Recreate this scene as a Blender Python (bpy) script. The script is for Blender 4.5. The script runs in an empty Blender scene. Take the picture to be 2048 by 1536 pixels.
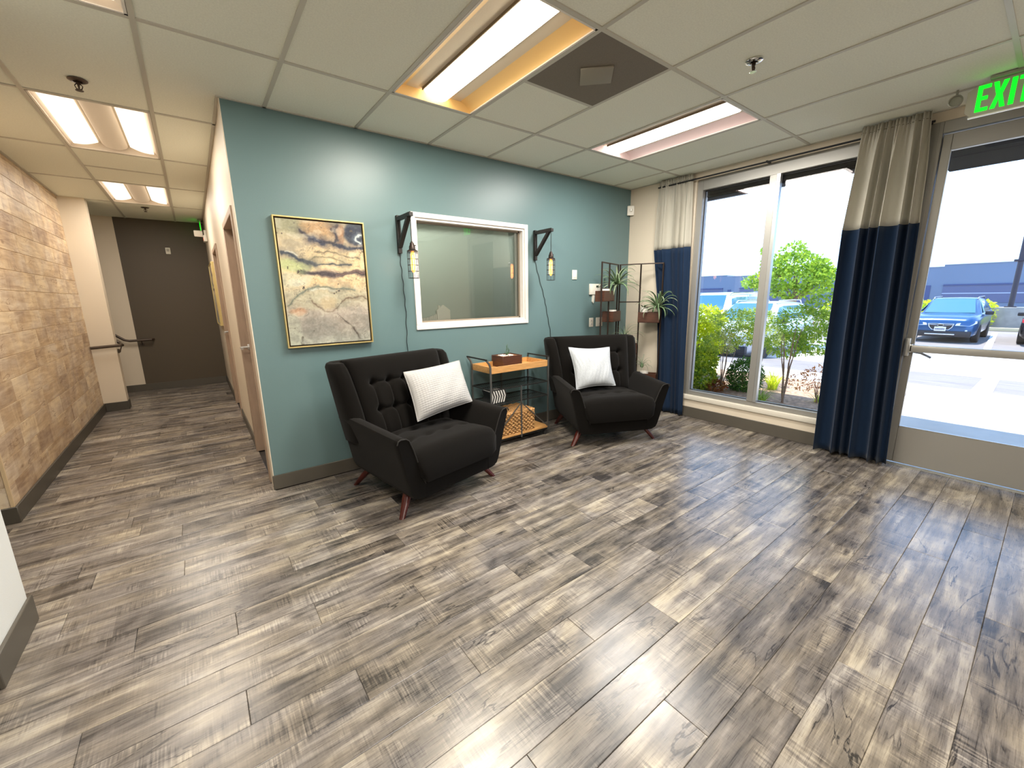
import bpy, bmesh, math, random
import numpy as np
from mathutils import Vector, Matrix, Euler
random.seed(7)
S = bpy.context.scene
COL = S.collection

# ------------------------------------------------------------------ camera, world, sun, exposure
FOC, YAW, PITCH, ROLL = 823.3, math.radians(37.114), math.radians(-12.033), math.radians(-0.871)
CAMPOS = Vector((-0.3172, -3.5016, 1.4506))
_f = Vector((math.sin(YAW)*math.cos(PITCH), math.cos(YAW)*math.cos(PITCH), math.sin(PITCH)))
_r = Vector((math.cos(YAW), -math.sin(YAW), 0)); _u = _r.cross(_f)
_r2 = math.cos(ROLL)*_r + math.sin(ROLL)*_u; _u2 = -math.sin(ROLL)*_r + math.cos(ROLL)*_u
cd = bpy.data.cameras.new('camera'); cam = bpy.data.objects.new('camera', cd); COL.objects.link(cam)
cam.matrix_world = Matrix.Translation(CAMPOS) @ Matrix((_r2, _u2, -_f)).transposed().to_4x4()
cd.sensor_width = 36; cd.lens = 36*FOC/2048; cd.clip_start = .02; cd.clip_end = 400
S.camera = cam
S.view_settings.view_transform = 'Standard'; S.view_settings.look = 'None'
S.view_settings.exposure = 0.0; S.view_settings.gamma = 1; S.view_settings.use_curve_mapping = False
W = bpy.data.worlds.new('sky'); S.world = W; W.use_nodes = True
_n = W.node_tree.nodes; _l = W.node_tree.links; bg = _n['Background']; bg.inputs[1].default_value = 1.0
_tc = _n.new('ShaderNodeTexCoord'); _sx = _n.new('ShaderNodeSeparateXYZ'); _rp = _n.new('ShaderNodeValToRGB')
_l.new(_tc.outputs['Generated'], _sx.inputs[0]); _l.new(_sx.outputs[2], _rp.inputs[0]); _l.new(_rp.outputs[0], bg.inputs[0])
_rp.color_ramp.elements[0].position = .30; _rp.color_ramp.elements[0].color = (1.8, 2.7, 4.3, 1)      # bright hazy lower sky
_rp.color_ramp.elements[1].position = .95; _rp.color_ramp.elements[1].color = (.35, .85, 2.0, 1)      # bluer towards the zenith
sd = bpy.data.lights.new('sun', 'SUN'); sd.energy = 9.5; sd.angle = .01; sd.color = (1, .96, .88)
sun = bpy.data.objects.new('sun', sd); COL.objects.link(sun); sun.location = (10, 5, 20)
sun.rotation_euler = Vector((.25, .2, 1)).to_track_quat('Z', 'Y').to_euler()
LIGHT_MAIN, LIGHT_HALL = 72.0, 15.5      # watts of each lamp

# ------------------------------------------------------------------ helpers
def lin(c):
    return tuple((v/12.92 if v <= .04045 else ((v+.055)/1.055)**2.4) for v in [x/255 for x in c])
MATS = {}
def mat(name, col=(200, 200, 200), rough=.5, metal=0, spec=.5, emit=None, estr=0, noise=0, nscale=20, bump=0, bscale=200, alpha=None, sheen=0, stretch=None):
    if name in MATS: return MATS[name]
    m = bpy.data.materials.new(name); m.use_nodes = True; MATS[name] = m
    nt = m.node_tree; N = nt.nodes; L = nt.links; p = N['Principled BSDF']
    p.inputs['Base Color'].default_value = (*lin(col), 1); p.inputs['Roughness'].default_value = rough
    p.inputs['Metallic'].default_value = metal; p.inputs['Specular IOR Level'].default_value = spec
    if sheen: p.inputs['Sheen Weight'].default_value = sheen
    if emit: p.inputs['Emission Color'].default_value = (*lin(emit), 1); p.inputs['Emission Strength'].default_value = estr
    if noise or bump:
        tc = N.new('ShaderNodeTexCoord'); mp = N.new('ShaderNodeMapping'); L.new(tc.outputs['Object'], mp.inputs[0])
        if stretch: mp.inputs['Scale'].default_value = stretch
    if noise:
        n = N.new('ShaderNodeTexNoise'); n.inputs['Scale'].default_value = nscale; n.inputs['Detail'].default_value = 5
        L.new(mp.outputs[0], n.inputs['Vector'])
        r = N.new('ShaderNodeValToRGB'); c = lin(col)
        r.color_ramp.elements[0].position = .3; r.color_ramp.elements[1].position = .7
        r.color_ramp.elements[0].color = (*[max(0, x*(1-noise)) for x in c], 1); r.color_ramp.elements[1].color = (*[min(1, x*(1+noise)) for x in c], 1)
        L.new(n.outputs[0], r.inputs[0]); L.new(r.outputs[0], p.inputs['Base Color'])
    if bump:
        n2 = N.new('ShaderNodeTexNoise'); n2.inputs['Scale'].default_value = bscale; n2.inputs['Detail'].default_value = 3
        L.new(mp.outputs[0], n2.inputs['Vector'])
        b = N.new('ShaderNodeBump'); b.inputs['Strength'].default_value = bump; b.inputs['Distance'].default_value = .002
        L.new(n2.outputs[0], b.inputs['Height']); L.new(b.outputs[0], p.inputs['Normal'])
    return m

def glass_mat(name, tint=(1, 1, 1), refl=1.0):
    m = bpy.data.materials.new(name); m.use_nodes = True; nt = m.node_tree; N = nt.nodes; L = nt.links
    N.remove(N['Principled BSDF']); o = N['Material Output']
    t = N.new('ShaderNodeBsdfTransparent'); t.inputs[0].default_value = (*tint, 1)
    g = N.new('ShaderNodeBsdfGlossy'); g.inputs['Roughness'].default_value = .01
    fr = N.new('ShaderNodeFresnel'); fr.inputs[0].default_value = 1.5
    mu = N.new('ShaderNodeMath'); mu.operation = 'MULTIPLY'; mu.inputs[1].default_value = refl
    mx = N.new('ShaderNodeMixShader'); L.new(fr.outputs[0], mu.inputs[0]); L.new(mu.outputs[0], mx.inputs[0])
    L.new(t.outputs[0], mx.inputs[1]); L.new(g.outputs[0], mx.inputs[2]); L.new(mx.outputs[0], o.inputs[0])
    return m

def plank_mat(name, dark, mid, light, rough, along=0, var=1.0):
    """printed wood board: streaks along its length, short tonal blocks, saw marks, knots"""
    m = bpy.data.materials.new(name); m.use_nodes = True; nt = m.node_tree; N = nt.nodes; L = nt.links; p = N['Principled BSDF']
    tc = N.new('ShaderNodeTexCoord'); oi = N.new('ShaderNodeObjectInfo')
    off = N.new('ShaderNodeVectorMath'); off.operation = 'SCALE'; off.inputs[0].default_value = (37, 11, 5); L.new(oi.outputs['Random'], off.inputs['Scale'])
    add = N.new('ShaderNodeVectorMath'); L.new(tc.outputs['Object'], add.inputs[0]); L.new(off.outputs[0], add.inputs[1])
    def mp(sc):
        q = N.new('ShaderNodeMapping'); q.inputs['Scale'].default_value = sc; L.new(add.outputs[0], q.inputs[0]); return q
    def ns(sc, scale, det=4, dist=0):
        q = N.new('ShaderNodeTexNoise'); q.inputs['Scale'].default_value = scale; q.inputs['Detail'].default_value = det
        q.inputs['Distortion'].default_value = dist; L.new(mp(sc).outputs[0], q.inputs['Vector']); return q.outputs[0]
    def math_(op, a, b):
        q = N.new('ShaderNodeMath'); q.operation = op
        for i, v in enumerate((a, b)):
            if isinstance(v, (int, float)): q.inputs[i].default_value = v
            else: L.new(v, q.inputs[i])
        return q.outputs[0]
    ax = [(1, 9, 9), (9, 1, 9), (9, 9, 1)][along]
    streak = ns(ax, 3.2, 6, .6)
    fine = ns(tuple(v*1.0 if v == 1 else v*2.2 for v in ax), 14, 4, .3)
    patch = ns((2.2, 2.2, 2.2), 2.0, 5, .8)
    bx = [(1, .05, .05), (.05, 1, .05), (.05, .05, 1)][along]
    sep = N.new('ShaderNodeSeparateXYZ'); L.new(add.outputs[0], sep.inputs[0])
    fl = math_('FLOOR', math_('MULTIPLY', sep.outputs[along], 2.47), 0)
    wn = N.new('ShaderNodeTexWhiteNoise'); wn.noise_dimensions = '1D'; L.new(fl, wn.inputs['W'])
    saw = ns([(40, 2, 2), (2, 40, 2), (2, 2, 40)][along], 5, 2)
    knot = N.new('ShaderNodeTexVoronoi'); knot.inputs['Scale'].default_value = 3.1; L.new(mp([(.55, 1.6, 1.6), (1.6, .55, 1.6), (1.6, 1.6, .55)][along]).outputs[0], knot.inputs['Vector'])
    kn = N.new('ShaderNodeMapRange'); kn.inputs[1].default_value = .02; kn.inputs[2].default_value = .09; kn.inputs[3].default_value = -.28; kn.inputs[4].default_value = 0
    L.new(knot.outputs['Distance'], kn.inputs[0])
    t = math_('MULTIPLY', streak, .52)
    t = math_('ADD', t, math_('MULTIPLY', fine, .22))
    t = math_('ADD', t, math_('MULTIPLY', patch, .40))
    t = math_('ADD', t, math_('MULTIPLY', wn.outputs[0], .10*var))
    t = math_('ADD', t, .02)
    t = math_('ADD', t, math_('MULTIPLY', saw, .10))
    t = math_('ADD', t, math_('MULTIPLY', oi.outputs['Random'], .10*var))
    t = math_('ADD', t, kn.outputs[0])
    if along == 0:
        dk = math_('GREATER_THAN', oi.outputs['Random'], .90); t = math_('ADD', t, math_('MULTIPLY', dk, -.10))
        long_ = ns((.35, 7, 7), 2.3, 3, .2); t = math_('ADD', t, math_('MULTIPLY', math_('SUBTRACT', long_, .5), .40)); p.inputs['Specular IOR Level'].default_value = .7
    # thin cracks that wander along the grain, and cross-grain saw chatter in patches
    ck = ns([(.9, 5, 5), (5, .9, 5), (5, 5, .9)][along], 1.5, 7, 1.2)
    cr = N.new('ShaderNodeMapRange'); cr.inputs[1].default_value = 0; cr.inputs[2].default_value = .012; cr.inputs[3].default_value = -.26; cr.inputs[4].default_value = 0
    L.new(math_('ABSOLUTE', math_('SUBTRACT', ck, .5), 0), cr.inputs[0])
    cm = ns((3, 3, 3), 1.2, 2); cmr = N.new('ShaderNodeMapRange'); cmr.inputs[1].default_value = .48; cmr.inputs[2].default_value = .60; L.new(cm, cmr.inputs[0])
    t = math_('ADD', t, math_('MULTIPLY', cr.outputs[0], cmr.outputs[0]))
    sw_ = ns([(70, 3, 3), (3, 70, 3), (3, 3, 70)][along], 2.2, 2, .3); sm_ = ns((5, 5, 5), 1.4, 3, .5); smr = N.new('ShaderNodeMapRange'); smr.inputs[1].default_value = .52; smr.inputs[2].default_value = .62; L.new(sm_, smr.inputs[0])
    t = math_('ADD', t, math_('MULTIPLY', math_('MULTIPLY', math_('SUBTRACT', sw_, .5), .55), smr.outputs[0]))
    r = N.new('ShaderNodeValToRGB'); e = r.color_ramp.elements
    e[0].position = .55; e[0].color = (*lin(dark), 1); e[1].position = .97; e[1].color = (*lin(light), 1)
    q = e.new(.76); q.color = (*lin(mid), 1)
    L.new(t, r.inputs[0])
    hu = ns((1.3, 2.5, 2.5) if along == 0 else (2.5, 1.3, 2.5), 2.4, 3, .4); hr = N.new('ShaderNodeValToRGB'); hr.color_ramp.elements[0].position = .38; hr.color_ramp.elements[1].position = .62
    hr.color_ramp.elements[0].color = (.90, .92, .98, 1); hr.color_ramp.elements[1].color = (1.0, .975, .90, 1); L.new(hu, hr.inputs[0])
    mm_ = N.new('ShaderNodeMix'); mm_.data_type = 'RGBA'; mm_.blend_type = 'MULTIPLY'; mm_.inputs[0].default_value = 1; L.new(r.outputs[0], mm_.inputs[6]); L.new(hr.outputs[0], mm_.inputs[7]); L.new(mm_.outputs[2], p.inputs['Base Color'])
    rr = N.new('ShaderNodeMapRange'); rr.inputs[3].default_value = rough-.06; rr.inputs[4].default_value = rough+.10; L.new(fine, rr.inputs[0]); L.new(rr.outputs[0], p.inputs['Roughness'])
    b = N.new('ShaderNodeBump'); b.inputs['Strength'].default_value = .12; b.inputs['Distance'].default_value = .002; L.new(t, b.inputs['Height']); L.new(b.outputs[0], p.inputs['Normal'])
    return m

def new(): return bmesh.new()
def box(bm, x0, x1, y0, y1, z0, z1, M=None):
    v = [bm.verts.new((x, y, z)) for x in (x0, x1) for y in (y0, y1) for z in (z0, z1)]
    for f in ((0, 1, 3, 2), (4, 6, 7, 5), (0, 4, 5, 1), (2, 3, 7, 6), (0, 2, 6, 4), (1, 5, 7, 3)): bm.faces.new([v[i] for i in f])
    if M is not None: bmesh.ops.transform(bm, matrix=M, verts=v)
    return v
def rbox(bm, x0, x1, y0, y1, z0, z1, r=.004, seg=2, M=None):
    t = bmesh.new(); box(t, x0, x1, y0, y1, z0, z1); bmesh.ops.recalc_face_normals(t, faces=t.faces)
    bmesh.ops.bevel(t, geom=t.edges[:], offset=r, segments=seg, affect='EDGES', profile=.5)
    if M is not None: bmesh.ops.transform(t, matrix=M, verts=t.verts)
    me = bpy.data.meshes.new('t'); t.to_mesh(me); t.free(); bm.from_mesh(me); bpy.data.meshes.remove(me)
def ring(bm, c, a, b, r, n, rb=None):
    rb = r if rb is None else rb
    return [bm.verts.new(Vector(c)+a*r*math.cos(2*math.pi*i/n)+b*rb*math.sin(2*math.pi*i/n)) for i in range(n)]
def frame_of(d):
    d = Vector(d).normalized(); a = d.cross(Vector((0, 0, 1)))
    if a.length < 1e-3: a = d.cross(Vector((1, 0, 0)))
    a.normalize(); return a, d.cross(a).normalized()
def skin(bm, r1, r2):
    n = len(r1)
    for i in range(n): bm.faces.new((r1[i], r1[(i+1) % n], r2[(i+1) % n], r2[i]))
def tube(bm, pts, r, n=8, cap=True, closed=False):
    pts = [Vector(p) for p in pts]; rs = r if isinstance(r, (list, tuple)) else [r]*len(pts); prev = None; first = None
    a0 = None
    for i, p in enumerate(pts):
        if closed: d = pts[(i+1) % len(pts)]-pts[i-1]
        else: d = pts[min(i+1, len(pts)-1)]-pts[max(i-1, 0)]
        d.normalize()
        if a0 is None: a, b = frame_of(d)
        else:
            a = a0-d*a0.dot(d)
            if a.length < 1e-4: a, b = frame_of(d)
            a.normalize(); b = d.cross(a)
        a0 = a
        R = ring(bm, p, a, b, rs[i], n)
        if prev: skin(bm, prev, R)
        else: first = R
        prev = R
    if closed: skin(bm, prev, first)
    elif cap: bm.faces.new(list(reversed(first))); bm.faces.new(prev)
def cyl(bm, p0, p1, r0, r1=None, n=16): tube(bm, [p0, p1], [r0, r0 if r1 is None else r1], n)
def bar(bm, p0, p1, w, h=None, up=(0, 0, 1)):
    h = h or w; p0 = Vector(p0); p1 = Vector(p1); d = (p1-p0).normalized(); u = Vector(up)
    if abs(d.dot(u)) > .98: u = Vector((1, 0, 0)) if abs(d.x) < .9 else Vector((0, 1, 0))
    a = d.cross(u).normalized(); b = a.cross(d).normalized()
    q = [[bm.verts.new(p+a*sx*w/2+b*sy*h/2) for sx, sy in ((-1, -1), (1, -1), (1, 1), (-1, 1))] for p in (p0, p1)]
    skin(bm, q[0], q[1]); bm.faces.new(list(reversed(q[0]))); bm.faces.new(q[1])
def lathe(bm, prof, c=(0, 0, 0), n=24, axis='z'):
    R = []
    A = {'z': (Vector((1, 0, 0)), Vector((0, 1, 0)), Vector((0, 0, 1))), 'y': (Vector((1, 0, 0)), Vector((0, 0, 1)), Vector((0, 1, 0)))}[axis]
    for r, h in prof: R.append(ring(bm, Vector(c)+A[2]*h, A[0], A[1], max(r, 1e-4), n))
    for i in range(len(R)-1): skin(bm, R[i], R[i+1])
    bm.faces.new(list(reversed(R[0]))); bm.faces.new(R[-1])
def prism(bm, pts, d):
    """pts: list of 3d, extruded by vector d"""
    a = [bm.verts.new(p) for p in pts]; b = [bm.verts.new(Vector(p)+Vector(d)) for p in pts]
    bm.faces.new(a); bm.faces.new(list(reversed(b))); skin(bm, b, a)
def loft(bm, rows, closed_u=False, cap=False):
    g = [[bm.verts.new(p) for p in r] for r in rows]; n = len(rows[0])
    for i in range(len(g)-1):
        for j in range(n if closed_u else n-1):
            k = (j+1) % n; bm.faces.new((g[i][j], g[i][k], g[i+1][k], g[i+1][j]))
    if cap: bm.faces.new(list(reversed(g[0]))); bm.faces.new(g[-1])
    return g
def finish(name, bm, smooth=40):
    bmesh.ops.recalc_face_normals(bm, faces=bm.faces)
    if smooth:
        for f in bm.faces: f.smooth = True
        for e in bm.edges:
            if len(e.link_faces) == 2 and e.calc_face_angle(0) > math.radians(smooth): e.smooth = False
    me = bpy.data.meshes.new(name); bm.to_mesh(me); bm.free(); return me
def obj(name, bm, m, parent=None, loc=None, rz=0, smooth=40, world=False, label=None):
    me = finish(name, bm, smooth) if isinstance(bm, bmesh.types.BMesh) else bm
    if not me.materials: me.materials.append(m)
    o = bpy.data.objects.new(name, me); COL.objects.link(o)
    if parent: o.parent = parent
    if world and parent: o.location = -parent.location
    if loc is not None: o.location = loc
    if rz: o.rotation_euler[2] = rz
    if label: o['label'] = label
    return o
def mod_bevel(o, w=.003, s=2):
    b = o.modifiers.new('bevel', 'BEVEL'); b.width = w; b.segments = s; b.limit_method = 'ANGLE'; b.angle_limit = math.radians(35); return o
def mod_subsurf(o, l=2):
    b = o.modifiers.new('subd', 'SUBSURF'); b.levels = l; b.render_levels = l; return o
def tag(o, label, cat, group=None):
    o['label'] = label; o['category'] = cat
    if group: o['group'] = group
    return o
def thing(name, label, cat, loc=(0, 0, 0), rz=0, group=None):
    o = bpy.data.objects.new(name, None); COL.objects.link(o); o.location = loc; o.rotation_euler[2] = rz; o.empty_display_size = .1
    return tag(o, label, cat, group)
def struct(name, bm, m, smooth=40, label=None):
    o = obj(name, bm, m, smooth=smooth); o['kind'] = 'structure'
    if label: o['label'] = label
    return o
def copy_tree(o, parent=None):
    c = o.copy(); COL.objects.link(c); c.parent = parent
    for ch in list(o.children): copy_tree(ch, c)
    return c

H = 2.729; XW = 4.2516; G = .6096; GX, GY = .8609, -.697
gx = lambda i: GX+i*G
gy = lambda j: GY+j*G
YE = 5.52          # far end of hall

# ------------------------------------------------------------------ materials
m_teal = mat('teal_paint', (98, 123, 125), .36, spec=.5, bump=.25, bscale=260)
m_cream = mat('cream_paint', (216, 204, 184), .55, bump=.3, bscale=240)
m_white = mat('white_paint', (228, 230, 226), .5, bump=.3, bscale=240)
m_brown = mat('dark_brown_paint', (82, 72, 58), .55, bump=.3, bscale=240)
m_base = mat('baseboard_vinyl', (84, 79, 70), .45)
m_tile = mat('ceiling_tile_fibre', (236, 238, 224), .95, noise=.05, nscale=120, bump=.35, bscale=420, spec=.1)
m_grid = mat('grid_bar_paint', (196, 193, 180), .45)
m_alu = mat('champagne_aluminium', (158, 156, 150), .40, metal=.5)
m_alu_bright = mat('bright_aluminium', (195, 197, 195), .3, metal=.7)
m_gasket = mat('black_gasket', (24, 24, 26), .6)
m_sill = mat('sill_paint', (214, 208, 194), .4)
m_whitetrim = mat('white_trim', (226, 222, 216), .4)
m_doorwood = mat('taupe_door_frame', (170, 148, 128), .5, noise=.08, nscale=6, stretch=(6, 6, 1))
m_glass = glass_mat('window_glass')
m_glass2 = glass_mat('interior_window_glass', (.93, .96, .95), 1.9)
m_black = mat('black_metal', (26, 24, 23), .45, metal=.3)
m_blackwood = mat('black_stained_wood', (30, 26, 24), .5, noise=.15, nscale=30)
m_shelfmetal = mat('dark_bronze_metal', (52, 40, 33), .5, metal=.3)
m_walnut = mat('dark_walnut', (72, 42, 28), .42, noise=.3, nscale=12, stretch=(1, 1, 7), bump=.1, bscale=60)
m_oak = mat('honey_oak', (196, 146, 88), .45, noise=.16, nscale=9, stretch=(1, 8, 8), bump=.1, bscale=60)
m_steel = mat('grey_steel', (112, 112, 110), .4, metal=.7)
m_darksteel = mat('dark_steel', (48, 47, 46), .45, metal=.5)
m_mahog = mat('mahogany', (74, 22, 14), .3, noise=.2, nscale=14, stretch=(4, 4, 1))
m_fabric = mat('charcoal_fabric', (17, 15, 13), .95, spec=.08, noise=.35, nscale=420, bump=.5, bscale=700, sheen=.05)
m_pot = mat('white_ceramic', (232, 228, 220), .35)
m_plastic = mat('white_plastic', (228, 224, 212), .4)
m_slot = mat('dark_slot', (60, 58, 54), .5)
m_floor = plank_mat('floor_plank_print', (52, 48, 46), (122, 114, 106), (180, 171, 156), .27, 0)
m_wallwood = plank_mat('wall_plank_print', (146, 120, 96), (188, 164, 136), (222, 204, 176), .5, 1, 1.7)
m_sub = mat('floor_gap', (48, 43, 38), .9)

# ------------------------------------------------------------------ room shell
b = new(); box(b, -4, XW+.12, -6.6, YE+.1, -.08, -.010); floor = struct('floor', b, m_sub)
# planks: 0.1661 m wide, 1.215 m long, run along X
PW, PL = .1661, 1.215
ends = {0: -.555, 2: -.078, 4: -.358, 5: -.049, 6: .39, 7: -.358, 8: 0., 9: .384, 10: .855, 11: 1.228, 12: 1.556, 13: .855, 14: 1.168, 15: 1.55, 16: 2.068, 17: 2.338}
PM = {}
def plank_mesh(l, w):
    k = (round(l, 3), round(w, 3))
    if k in PM: return PM[k]
    b = new(); c = .0016; g = .0006
    x0, x1, y0, y1 = g, l-g, g, w-g
    top = [b.verts.new(p) for p in ((x0+c, y0+c, 0), (x1-c, y0+c, 0), (x1-c, y1-c, 0), (x0+c, y1-c, 0))]
    mid = [b.verts.new(p) for p in ((x0, y0, -.0014), (x1, y0, -.0014), (x1, y1, -.0014), (x0, y1, -.0014))]
    bot = [b.verts.new(p) for p in ((x0, y0, -.009), (x1, y0, -.009), (x1, y1, -.009), (x0, y1, -.009))]
    b.faces.new(top); skin(b, mid, top); skin(b, bot, mid)
    me = finish('plank', b, 0); me.materials.append(m_floor); PM[k] = me; return me
def lay(k, xa, xb):
    y0 = -.686-PW*(k+1); y1 = y0+PW
    e = ends.get(k)
    if e is None:
        random.seed(k*13+5); e = random.uniform(0, PL)
    x = e-PL*math.ceil((e-xa)/PL)
    if x > xa: x -= PL
    while x < xb-.001:
        a = max(x, xa); c = min(x+PL, xb)
        if c-a > .03:
            o = bpy.data.objects.new('plank', plank_mesh(c-a, PW)); COL.objects.link(o); o.parent = floor; o.location = (a, y0, 0)
        x += PL
for k in range(-4, 27): lay(k, -2.6 if k > -8 else -1.46, XW)
for k in range(-8, -4): lay(k, -2.6, 0)
for k in range(-38, -8): lay(k, -1.46 if k > -29-1 else -2.6, 0)
def wall(name, pieces, m):
    b = new()
    for p in pieces: box(b, *p[:5], H+.06 if p[5] in (H, H+.05) else p[5])
    return struct(name, b, m, smooth=0)
# teal wall (Y=0), opening for interior window
IX0, IX1, IZ0, IZ1 = 1.30, 2.52, 1.205, 2.13
wall('wall_back', [(0, IX0, 0, .14, 0, H+.05), (IX1, XW, 0, .14, 0, H+.05), (IX0, IX1, 0, .14, 0, IZ0), (IX0, IX1, 0, .14, IZ1, H+.05)], m_teal)
# corridor right wall X=0, doors recessed
D1, D2, DT = (.17, 1.10), (2.62, 3.55), 2.11
wall('wall_hall_right', [(.0005, .14, .1405, D1[0], 0, H), (.0005, .14, D1[1], D2[0], 0, H), (.0005, .14, D2[1], YE, 0, H),
                         (.0005, .14, D1[0], D1[1], DT, H), (.0005, .14, D2[0], D2[1], DT, H), (-.006, .0, -.0, .1405, 0, H)], m_cream)
wall('wall_hall_end', [(-1.12, .14, YE, YE+.1, 0, H)], m_brown)
wall('wall_stair', [(-3.2, -1.12, YE, YE+.1, 0, H), (-3.3, -3.2, 4.2, YE, 0, H)], m_cream)
wall('wall_hall_stub', [(-3.2, -1.22, 4.13, 4.30, 0, H)], m_cream)
wall('wall_near_left', [(-4, -1.11, -1.25, -.83, 0, H)], m_white)
wall('wall_front', [(-4.1, XW+.14, -6.7, -6.6, 0, H)], m_cream)
wall('wall_left', [(-4.1, -4, -6.6, 4.2, 0, H)], m_cream)
# window wall X=XW .. +.14
WY0, WY1 = -.875, -2.70      # window unit extents in Y
DY0, DY1 = -2.72, -3.80      # door unit extents in Y
wall('wall_right', [(XW, XW+.14, WY0, .14, 0, H), (XW, XW+.14, WY1, WY0, 0, .245), (XW, XW+.14, WY1, WY0, 2.66, H), (XW, XW+.14, WY1, DY0, 0, 0.0+.001),
                    (XW, XW+.14, DY1, DY0+.02, 2.655, H), (XW, XW+.14, -6.6, DY1, 0, H)], m_cream)
# wood plank feature wall
b = new(); box(b, -4, -1.4645, .5645, 4.13, 0, H); woodwall = struct('wall_wood', b, mat('joint_pale', (226, 208, 178), .8), smooth=0)
random.seed(3)
WP = {}
zs = [.093+.1625*i for i in range(0, 17)]
def wplank(l, h, axis):
    k = (round(l, 3), round(h, 3), axis)
    if k in WP: return WP[k]
    b = new(); g = .0022; c = .0012
    f = [(g+c, g+c), (l-g-c, g+c), (l-g-c, h-g-c), (g+c, h-g-c)]; e = [(g, g), (l-g, g), (l-g, h-g), (g, h-g)]
    if axis == 'y': P = lambda q, d: (d, q[0], q[1])
    else: P = lambda q, d: (q[0], -d, q[1])
    top = [b.verts.new(P(q, .0045)) for q in f]; mid = [b.verts.new(P(q, .0035)) for q in e]; bot = [b.verts.new(P(q, 0)) for q in e]
    b.faces.new(top); skin(b, mid, top); skin(b, bot, mid)
    me = finish('plank', b, 0); me.materials.append(m_wallwood); WP[k] = me; return me
for i, z in enumerate(zs):
    z1 = min(z+.1625, H)
    if z1-z < .02: continue
    x = .572-random.uniform(0, 1.2)
    while x < 4.13:
        a, c = max(x, .572), min(x+1.215, 4.13)
        if c-a > .03:
            o = bpy.data.objects.new('plank', wplank(c-a, z1-z, 'y')); COL.objects.link(o); o.parent = woodwall; o.location = (-1.4645, a, z)
        x += 1.215
    x = -2.9-random.uniform(0, .6)
    while x < -1.475:
        a, c = max(x, -2.9), min(x+1.215, -1.475)
        if c-a > .03:
            o = bpy.data.objects.new('plank', wplank(c-a, z1-z, 'x')); COL.objects.link(o); o.parent = woodwall; o.location = (a, .5645, z)
        x += 1.215
b = new(); box(b, -1.475, -1.458, .556, .573, .1, H); o = obj('corner_trim', b, mat('pale_oak_trim', (200, 176, 140), .5), woodwall)
# baseboards
def bboard(name, segs, m=m_base):
    b = new()
    for s in segs: rbox(b, *s, r=.003, seg=1)
    return struct(name, b, m)
BH = .115
bboard('baseboard_back', [(-.012, 3.98, -.012, -.0002, 0, BH), (3.98, XW-.0, -.012, -.0002, 0, BH)])
bboard('baseboard_hall_right', [(-.012, .0003, D1[1]+.05, D2[0]-.05, 0, BH), (-.012, .0003, D2[1]+.05, YE, 0, BH)])
bboard('baseboard_hall_end', [(-3.2, -.012, YE-.012, YE, 0, BH)])
bboard('baseboard_wood', [(-1.46, -1.445, .56, 4.13, 0, BH), (-2.9, -1.445, .545, .56, 0, BH)], mat('baseboard_vinyl_dark', (68, 64, 56), .45))
bboard('baseboard_stub', [(-1.445, -1.208, 4.115, 4.13, 0, BH), (-1.22, -1.208, 4.13, 4.30, 0, BH)], mat('baseboard_vinyl_dark'))
bboard('baseboard_near_left', [(-1.11, -1.095, -1.265, -.815, 0, .13), (-2.5, -1.11, -1.265, -1.25, 0, .13)])
bboard('baseboard_right', [(XW-.012, XW, WY1, -.012, 0, .125)])

# ceiling: slab, tiles, grid bars
b = new(); box(b, -4.1, XW+.14, -6.7, YE+.1, H+.06, H+.16); ceiling = struct('ceiling', b, m_cream)
FIX = [(0, -2), (3, -2), (-3, 2), (-3, 6), (-3, -2), (0, -8), (-3, -8)]        # (ix,iy) of each 2x4 fixture's near-left cell
XR, YT = XW, GY+11*G
def tile(pts):
    b = new(); prism(b, [(x, y, H+.004) for x, y in pts], (0, 0, .015)); o = obj('ceiling_tile', b, m_tile, ceiling, smooth=0)
def rect(x0, x1, y0, y1):
    e = .001
    if x1-x0 > .03 and y1-y0 > .03: tile([(x0+e, y0+e), (x1-e, y0+e), (x1-e, y1-e), (x0+e, y1-e)])
bars = []
for ix in range(-4, 6):
    x0, x1 = gx(ix), min(gx(ix+1), XR)
    iy = -8
    while iy < 11:
        iy2 = iy+2
        y0, y1 = gy(iy), gy(iy2)
        if x0 > -.3 and iy == 0: y1 = 0.0
        if (x0 > -.3 and iy >= 2): break
        if ix <= -2: y1 = min(y1, YE)
        xx1 = x1
        if (ix, iy) not in FIX and y1 > y0+.03:
            if ix == 1 and iy == -2: rect(x0, x1, gy(-1), y1)
            elif ix == -1 and iy == 0: tile([(x0, y0), (x1, y0), (x1, 0), (0, 0), (0, gy(2)), (x0, gy(2))])
            elif ix == -2 and iy >= 2: pass
            elif (ix, iy) == (-3, 4): rect(x0, x1, y0, gy(5)); rect(x0, x1, gy(5), y1)
            else: rect(x0, x1, y0, y1)
        iy += 2
for (ya, yb) in ((2, 4), (4, 6), (6, 8), (8, 11)):
    rect(gx(-2), -.0, gy(ya), min(gy(yb), YE))
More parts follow.
